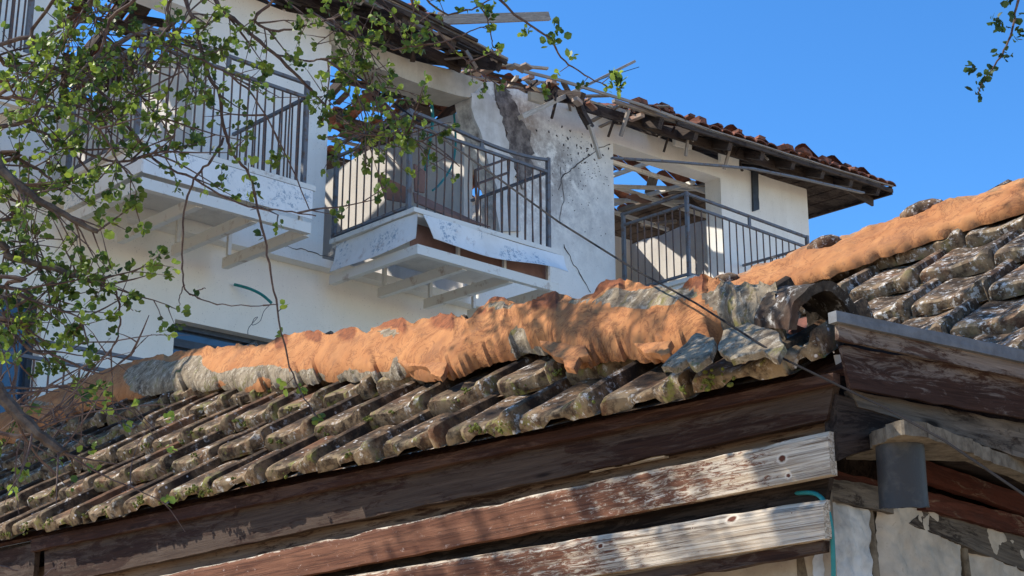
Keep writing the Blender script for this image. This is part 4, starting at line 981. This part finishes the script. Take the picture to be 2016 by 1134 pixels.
# ================================================================== TREES
random.seed(99)
M_bark = m_flat('grey_brown_bark', (.07, .052, .042), .9, c2=(.15, .12, .095), scale=30)
M_twig = m_flat('purple_brown_twig_bark', (.07, .042, .038), .8, c2=(.17, .12, .09), scale=30)
def m_leaf(name, c1, c2):
    m = NM(name, .5); k = m.mask(); c = m.mix(k, c1, c2); m.col(c)
    tr = m.n.new('ShaderNodeBsdfTranslucent'); m.l(m.mix(k, tuple(min(1, x * 1.5) for x in c1), tuple(min(1, x * 1.5) for x in c2)), tr.inputs[0])
    ms_ = m.n.new('ShaderNodeMixShader'); ms_.inputs[0].default_value = .3; m.l(m.b.outputs[0], ms_.inputs[1]); m.l(tr.outputs[0], ms_.inputs[2]); m.l(ms_.outputs[0], m.n['Material Output'].inputs[0]); return m.m
M_leaf = m_leaf('young_green_leaf', (.035, .07, .014), (.30, .40, .055))
M_leafdark = m_leaf('dark_green_leaf', (.025, .05, .018), (.06, .11, .03))
class Tree:
    lm = M_leaf
    def __init__(s, name, base, label, group=None):
        s.root = thing(name, base, label, 'tree', group); s.leaf = MB(); s.twig = MB()
    def leafm(s, P, d, size, tone):
        d = d.normalized(); sd = d.cross(V((random.uniform(-1, 1), random.uniform(-1, 1), random.uniform(-1, 1))))
        if sd.length < .1: sd = d.cross(Z)
        sd.normalize(); nn = sd.cross(d); w_ = size * random.uniform(.40, .54); cup = size * random.uniform(-.05, .22)
        pts = [P, P + d * size * .3 + sd * w_ * .85 + nn * cup, P + d * size * .68 + sd * w_ * .85 + nn * cup, P + d * size * 1.0 - nn * cup * .3, P + d * size * .68 - sd * w_ * .85 + nn * cup, P + d * size * .3 - sd * w_ * .85 + nn * cup, P + d * size * .35, P + d * size * .7]
        o = tone + random.uniform(-.15, .15); s.leaf.add(pts, [(0, 1, 6), (1, 2, 7, 6), (2, 3, 7), (3, 4, 7), (4, 5, 6, 7), (5, 0, 6)], None, [max(0, min(1, o))] * 8)
    def cluster(s, P, d, big=1.0, n=None):
        n = n or random.randint(3, 7); tone = random.choice((.05, .15, .3, .5, .9, .2))
        for _ in range(n):
            q = (d * .8 + V((random.uniform(-1, 1), random.uniform(-1, 1), random.uniform(-.7, 1)))).normalized()
            s.leafm(P + q * .004 + V([random.uniform(-.008, .008) for _ in range(3)]) * big, q, random.uniform(.010, .022) * big, tone)
    def tw(s, P, d, ln, r, depth=0, leafy=.7, big=1.0, droop=.0):
        n = max(3, int(ln / .035)); pts = [P]; q = d.normalized()
        for k in range(n):
            q = (q + V((random.uniform(-1, 1), random.uniform(-.7, .7), random.uniform(-1, 1))) * .17 + Z * (-droop * .12)).normalized(); pts.append(pts[-1] + q * (ln / n))
        s.twig.tube(pts, [r * (1 - .65 * k / n) for k in range(n + 1)], 5, False)
        for k in range(1, n + 1):
            a = pts[k]; dd = (pts[k] - pts[k - 1]).normalized()
            if random.random() < leafy * (.24 + .42 * k / n): s.cluster(a, (dd + V((random.uniform(-1, 1), random.uniform(-1, 1), random.uniform(-.4, 1)))).normalized(), big)
            if depth > 0 and random.random() < .42:
                side = (dd * .6 + V((random.uniform(-1, 1), random.uniform(-.6, .6), random.uniform(-1, .9)))).normalized(); s.tw(a, side, ln * random.uniform(.3, .6), r * .6, depth - 1, leafy, big, droop)
        if random.random() < leafy + .2: s.cluster(pts[-1], q, big * 1.1, random.randint(4, 8))
    def branch(s, pts, r0, r1, name='branch', mat=None, sm=5, knob=.12):
        P = [Q(*p) if isinstance(p, tuple) else p for p in pts]; PP = []
        for i in range(len(P) - 1):
            a = P[max(i - 1, 0)]; b0 = P[i]; c = P[i + 1]; d = P[min(i + 2, len(P) - 1)]
            for k in range(sm):
                t = k / sm; q = .5 * ((2 * b0) + (c - a) * t + (2 * a - 5 * b0 + 4 * c - d) * t * t + (3 * b0 - a - 3 * c + d) * t ** 3); PP.append(q + V([random.uniform(-.003, .003) for _ in range(3)]))
        PP.append(P[-1]); n = len(PP) - 1; mb = MB()
        mb.tube(PP, [lerp(r0, r1, k / n) * (1 + (knob if k % 4 == 2 else -.04)) for k in range(n + 1)], 7); o = mb.build(name, mat or M_bark, s.root, True); return PP
    def deck(s, PP, dens, ln, r=.0029, depth=1, leafy=.55, droop=.3, big=1.0, t0=.0, dirb=V((0, 0, 0))):
        L_ = sum((b - a).length for a, b in zip(PP, PP[1:])); n = int(L_ * dens)
        for _ in range(n):
            t = random.uniform(t0, 1) * (len(PP) - 1.001); i = int(t); a = PP[i].lerp(PP[i + 1], t - i); dd = (PP[i + 1] - PP[i]).normalized()
            q = (dd * .5 + V((random.uniform(-1, 1), random.uniform(-.6, .6), random.uniform(-1, .8))) + dirb).normalized()
            s.tw(a, q, ln * random.uniform(.4, 1.3), r * random.uniform(.8, 1.3), depth, leafy, big, droop)
    def buds(s, PP, dens, big=1.0):
        L_ = sum((b - a).length for a, b in zip(PP, PP[1:]))
        for _ in range(int(L_ * dens)):
            t = random.uniform(.05, 1) * (len(PP) - 1.001); i = int(t); a = PP[i].lerp(PP[i + 1], t - i)
            q = V((random.uniform(-1, 1), random.uniform(-1, 1), random.uniform(-1, 1))).normalized(); b = a + q * random.uniform(.01, .04)
            s.twig.tube([a, b], [.0016, .0012], 4, False); s.cluster(b, q, big)
    def done(s):
        s.twig.build('twigs', M_twig, s.root, True); s.leaf.build('foliage', s.lm, s.root)
T = Tree('tree', V((-3.6, 3.6, 0)), 'old tree at the left edge, its budding twigs over the left half')
tb = V((-3.6, 3.6, 0)); hub1 = V((-3.0, 4.0, 2.9)); hub2 = V((-2.2, 4.3, 4.2)); hub3 = V((-.9, 4.6, 4.6))
mb = MB(); mb.tube([tb - Z * .1, tb + V((.05, .1, 1.0)), tb + V((.25, .2, 2.0)), hub1, hub1 + V((.1, .1, 1.0)), hub1 + V((-.2, .3, 2.4))], [.20, .16, .14, .12, .08, .03], 12); mb.build('trunk', M_bark, T.root, True)
lim = []
def limb(pts, r0, r1):
    mb = MB(); n = len(pts) - 1; mb.tube(pts, [lerp(r0, r1, k / n) for k in range(n + 1)], 9); mb.build('limb', M_bark, T.root, True)
limb([hub1, hub1.lerp(hub2, .5) + V((0, 0, .1)), hub2, hub2.lerp(hub3, .5) + V((0, 0, .12)), hub3, hub3 + V((.9, .3, .1))], .07, .016)
limb([hub1 + V((.1, .1, 1.0)), hub2 + V((-.3, .6, .5)), hub2 + V((.2, 1.0, .8)), hub3 + V((0, .9, .7))], .05, .012)
c1 = Q(-60, 290, 3.9)
# thick broken branches
a = T.branch([hub1, (-150, 230, 3.9), (0, 336, 3.8), (60, 382, 3.8), (130, 425, 3.8), (193, 456, 3.82)], .016, .0065); T.deck(a, 9, .16, t0=.3)
a = T.branch([hub1, (-200, 600, 3.6), (-60, 715, 3.5), (0, 775, 3.5), (40, 820, 3.5), (85, 860, 3.5), (125, 893, 3.5)], .022, .011); T.branch([(118, 880, 3.5), (135, 903, 3.52), (155, 920, 3.54)], .004, .0012)
T.deck(a, 8, .22, leafy=.05, t0=.35, dirb=V((.3, 0, .6)))
a = T.branch([hub1, (-120, 470, 4), (20, 505, 4), (105, 530, 4.0), (160, 545, 4.0), (221, 566, 4.0)], .012, .0065); T.deck(a, 8, .15, t0=.3)
a = T.branch([(221, 560, 4.0), (233, 590, 4.02), (236, 640, 4.0), (225, 680, 4.0), (185, 722, 4.0), (150, 775, 3.95), (135, 800, 3.9)], .0030, .0016, mat=M_twig); T.deck(a, 10, .12, leafy=.05, t0=.2)
# long ones from the top
a = T.branch([hub3, (330, -140, 4.6), (365, 0, 4.5), (386, 55, 4.5), (408, 140, 4.5), (432, 185, 4.5), (442, 258, 4.5), (458, 302, 4.5), (490, 345, 4.5), (512, 430, 4.5), (530, 520, 4.5), (546, 610, 4.5), (570, 720, 4.5), (600, 785, 4.45), (628, 828, 4.4)], .007, .0018, mat=M_twig); T.buds(a, 9, 1.3); T.deck(a[:40], 5, .14, leafy=.5)
a = T.branch([(440, 270, 4.5), (420, 310, 4.45), (388, 345, 4.45), (366, 400, 4.45), (358, 500, 4.45), (362, 562, 4.45), (382, 582, 4.45), (440, 600, 4.45), (522, 601, 4.45)], .0042, .0014, mat=M_twig); T.deck(a, 5, .06, leafy=.1, depth=0)
T.branch([(362, 562, 4.45), (354, 585, 4.45), (353, 602, 4.45)], .002, .001, mat=M_twig); T.branch([(380, 582, 4.45), (392, 572, 4.45), (405, 568, 4.45)], .0022, .0012, mat=M_twig)
a = T.branch([hub3, (380, -120, 4.7), (425, 0, 4.6), (470, 45, 4.6), (540, 105, 4.6), (600, 165, 4.6), (650, 215, 4.6), (690, 240, 4.55), (760, 262, 4.5), (830, 280, 4.5), (905, 328, 4.5)], .008, .0016, mat=M_twig); T.deck(a, 8, .18, leafy=.5)
a = T.branch([(540, 105, 4.6), (600, 120, 4.6), (640, 118, 4.55), (700, 160, 4.5), (745, 195, 4.5), (790, 245, 4.5)], .0035, .0014, mat=M_twig); T.deck(a, 8, .12, leafy=.5)
a = T.branch([hub3, (650, -120, 4.6), (684, 0, 4.6), (700, 60, 4.6), (706, 110, 4.6), (722, 160, 4.6), (765, 215, 4.6), (785, 235, 4.6)], .007, .0018, mat=M_twig); T.deck(a, 12, .17, leafy=.75)
a = T.branch([hub3, (770, -100, 4.7), (810, 0, 4.7), (834, 30, 4.7), (868, 68, 4.7), (922, 124, 4.7), (985, 172, 4.7)], .006, .0013, mat=M_twig); T.deck(a, 9, .12, leafy=.75, depth=0)
a = T.branch([hub3 + V((.9, .3, .1)), (920, -90, 4.8), (985, -2, 4.8), (1032, 42, 4.8), (1080, 75, 4.8), (1112, 120, 4.8), (1152, 148, 4.8), (1195, 170, 4.8)], .0055, .0018, mat=M_twig); T.buds(a[8:], 14, 1.2)
for cc in ((1092, 55), (1100, 72), (1080, 85), (1122, 118)): T.cluster(Q(cc[0], cc[1], 4.8), V((random.uniform(-1, 1), 0, .5)), 1.5, 6)
for k in range(4): T.cluster(Q(1215, 158 + 5 * k, 4.8), V((.3, 0, random.uniform(-1, 1))), 1.7, 6)
a = T.branch([(768, 98, 4.6), (830, 88, 4.6), (880, 80, 4.62), (925, 62, 4.65), (957, 50, 4.7)], .0032, .0016, mat=M_twig); T.buds(a, 16, 1.5)
a = T.branch([(946, 12, 4.75), (962, 45, 4.75), (968, 80, 4.75), (969, 102, 4.75)], .0028, .0014, mat=M_twig); T.buds(a, 30, 1.1)
a = T.branch([hub3 + V((.5, .1, 0)), (790, -90, 4.7), (860, 18, 4.75), (912, 22, 4.75), (950, 8, 4.75), (985, -10, 4.75)], .004, .002, mat=M_twig); T.buds(a[6:], 30, 1.2)
a = T.branch([(650, 270, 4.4), (690, 262, 4.4), (740, 268, 4.4), (800, 250, 4.4)], .0026, .0012, mat=M_twig); T.buds(a, 25, 1.1)
# the dense net at left
nets = [[(-80, 180, 3.8), (0, 190, 3.8), (50, 193, 3.8), (100, 212, 3.8), (183, 243, 3.82), (233, 318, 3.85), (262, 345, 3.9)],
        [(-60, 40, 4.1), (10, 125, 4.1), (100, 128, 4.1), (200, 185, 4.1), (258, 258, 4.1), (312, 320, 4.1), (380, 352, 4.1), (470, 400, 4.1), (560, 415, 4.1), (622, 425, 4.1)],
        [(80, -60, 4.2), (62, 60, 4.2), (74, 108, 4.2), (92, 140, 4.2), (140, 174, 4.2), (205, 182, 4.2)],
        [(-60, 260, 4.0), (60, 255, 4.0), (140, 290, 4.0), (230, 318, 4.0), (300, 300, 4.0), (345, 265, 4.0)],
        [(-40, 100, 4.3), (60, 90, 4.3), (150, 30, 4.3), (250, 60, 4.3), (330, 90, 4.3), (420, 130, 4.3), (500, 190, 4.3), (560, 300, 4.3), (610, 415, 4.3)],
        [(160, -60, 4.3), (175, 10, 4.3), (200, 60, 4.3), (240, 110, 4.3), (270, 180, 4.3), (320, 240, 4.3), (355, 330, 4.3)],
        [(-60, 330, 4.0), (0, 300, 4.0), (70, 330, 4.0), (120, 360, 4.0), (200, 330, 4.0), (290, 306, 4.0)],
        [(-50, 440, 4.2), (20, 420, 4.2), (60, 480, 4.2), (90, 560, 4.2), (100, 620, 4.2)],
        [(-50, 540, 3.9), (10, 560, 3.9), (60, 590, 3.9), (120, 610, 3.9), (165, 628, 3.9)],
        [(-40, 620, 3.9), (20, 650, 3.9), (60, 690, 3.9), (110, 700, 3.9), (200, 735, 3.9), (265, 690, 3.9)],
        [(-30, 560, 4.0), (5, 620, 4.0), (30, 700, 4.0), (20, 780, 4.0)],
        [(280, -60, 4.5), (330, 20, 4.5), (350, 90, 4.5), (340, 160, 4.5), (300, 220, 4.5)],
        [(470, -50, 4.5), (500, 40, 4.5), (560, 60, 4.5), (640, 40, 4.5), (700, 10, 4.5)],
        [(230, -60, 4.1), (215, 40, 4.1), (190, 110, 4.1), (130, 150, 4.1), (60, 240, 4.1)],
        [(-50, 840, 3.8), (20, 800, 3.8), (70, 770, 3.8), (130, 760, 3.8), (175, 800, 3.8)]]
for i, p in enumerate(nets):
    hb = [hub1, hub2][1 if p[0][1] < 100 else 0]
    a = T.branch([hb] + p, .0065, .0016, mat=M_twig); leafy = .08 if i in (9, 14) else .5 if i in (1, 4, 5, 11) else .78
    T.deck(a[4:], 8 if i in (9, 14, 1, 4, 5) else 12, .19, leafy=leafy, depth=1)
T.branch([(60, 1150, 3.6), (95, 1128, 3.6), (122, 1106, 3.6)], .004, .0015, mat=M_twig); T.branch([(-20, 1112, 3.6), (36, 1123, 3.6)], .003, .002, mat=M_twig)
for (x, y, d, rr, n) in ((130, 55, 4.1, .07, 26), (190, 35, 4.2, .06, 20), (150, 130, 4.1, .08, 26), (200, 225, 4.1, .08, 30), (262, 130, 4.2, .08, 26), (275, 190, 4.2, .06, 20), (50, 150, 4.0, .07, 18), (40, 400, 4.0, .07, 26),
                         (60, 480, 4.0, .08, 30), (100, 300, 4.0, .07, 22), (330, 60, 4.3, .06, 16), (395, 170, 4.4, .05, 14), (700, 90, 4.6, .07, 22), (735, 140, 4.6, .06, 18), (800, 62, 4.6, .05, 14), (720, 265, 4.4, .09, 26), (640, 190, 4.5, .06, 14), (110, 590, 4.0, .06, 18), (40, 640, 3.9, .06, 16)):
    c = Q(x, y, d); a = c + V((random.uniform(-.2, .2), .05, .15)); T.twig.tube([a, a.lerp(c, .6) + V((.01, 0, .01)), c - V((0, 0, rr))], [.003, .0025, .0015], 5, False)
    for _ in range(n):
        q = V([random.gauss(0, 1) for _ in range(3)]) * rr * .75; e = c + q; T.twig.tube([c + q * .2, e], [.0016, .001], 4, False); T.cluster(e, q.normalized(), 1.05)
# crown outside the frame that throws the dappled shade
random.seed(123)
for _ in range(46):
    st = random.choice((hub2, hub2 + V((.2, 1.0, .8)), hub3 + V((0, .9, .7)), hub1 + V((.1, .1, 1.0)))); en = st + V((random.uniform(-1.4, .6), random.uniform(-.3, 1.6), random.uniform(.2, 1.6)))
    md = st.lerp(en, .5) + V((random.uniform(-.2, .2),) * 3); mb = MB(); a = [st, md, en]; T.twig.tube(a, [.008, .006, .003], 5, False)
    T.deck(a, 8, .3, leafy=.7, depth=1)
T.done()
T2 = Tree('tree', V((4.2, 3.4, 0)), 'tree out of view at right whose single budding twig hangs in the top right corner')
T2.lm = M_leafdark; tb = V((4.2, 3.4, 0)); h4 = V((2.2, 4.3, 4.3))
mb = MB(); mb.tube([tb - Z * .1, tb + V((0, .1, 1.5)), tb + V((-.2, .2, 3.2)), tb + V((-.1, .3, 5))], [.14, .11, .09, .03], 12); mb.build('trunk', M_bark, T2.root, True)
mb = MB(); mb.tube([tb + V((-.2, .2, 3.2)), tb + V((-1.0, .5, 4.0)), h4], [.05, .03, .012], 8); mb.build('limb', M_bark, T2.root, True)
a = T2.branch([h4, (2030, -90, 4.6), (2004, 0, 4.6), (1996, 45, 4.6), (1982, 90, 4.6), (1960, 128, 4.6), (1940, 152, 4.6), (1926, 186, 4.6)], .005, .0018, mat=M_twig)
for (x, y, s_) in ((1985, 5, 1.3), (1965, 40, 1.4), (1975, 50, 1.2), (2000, 30, 1.5), (1992, 75, 1.3), (1970, 100, 1.2), (1985, 110, 1.1), (1950, 135, 1.2), (1920, 132, 1.2), (1928, 160, 1.1), (1925, 184, 1.4), (1912, 130, 1.0), (1935, 150, 1.2), (2005, 62, 1.3), (1958, 38, 1.2)):
    T2.cluster(Q(x, y, 4.6), V((random.uniform(-1, 1), 0, random.uniform(-1, .5))), s_, 7)
T2.done()
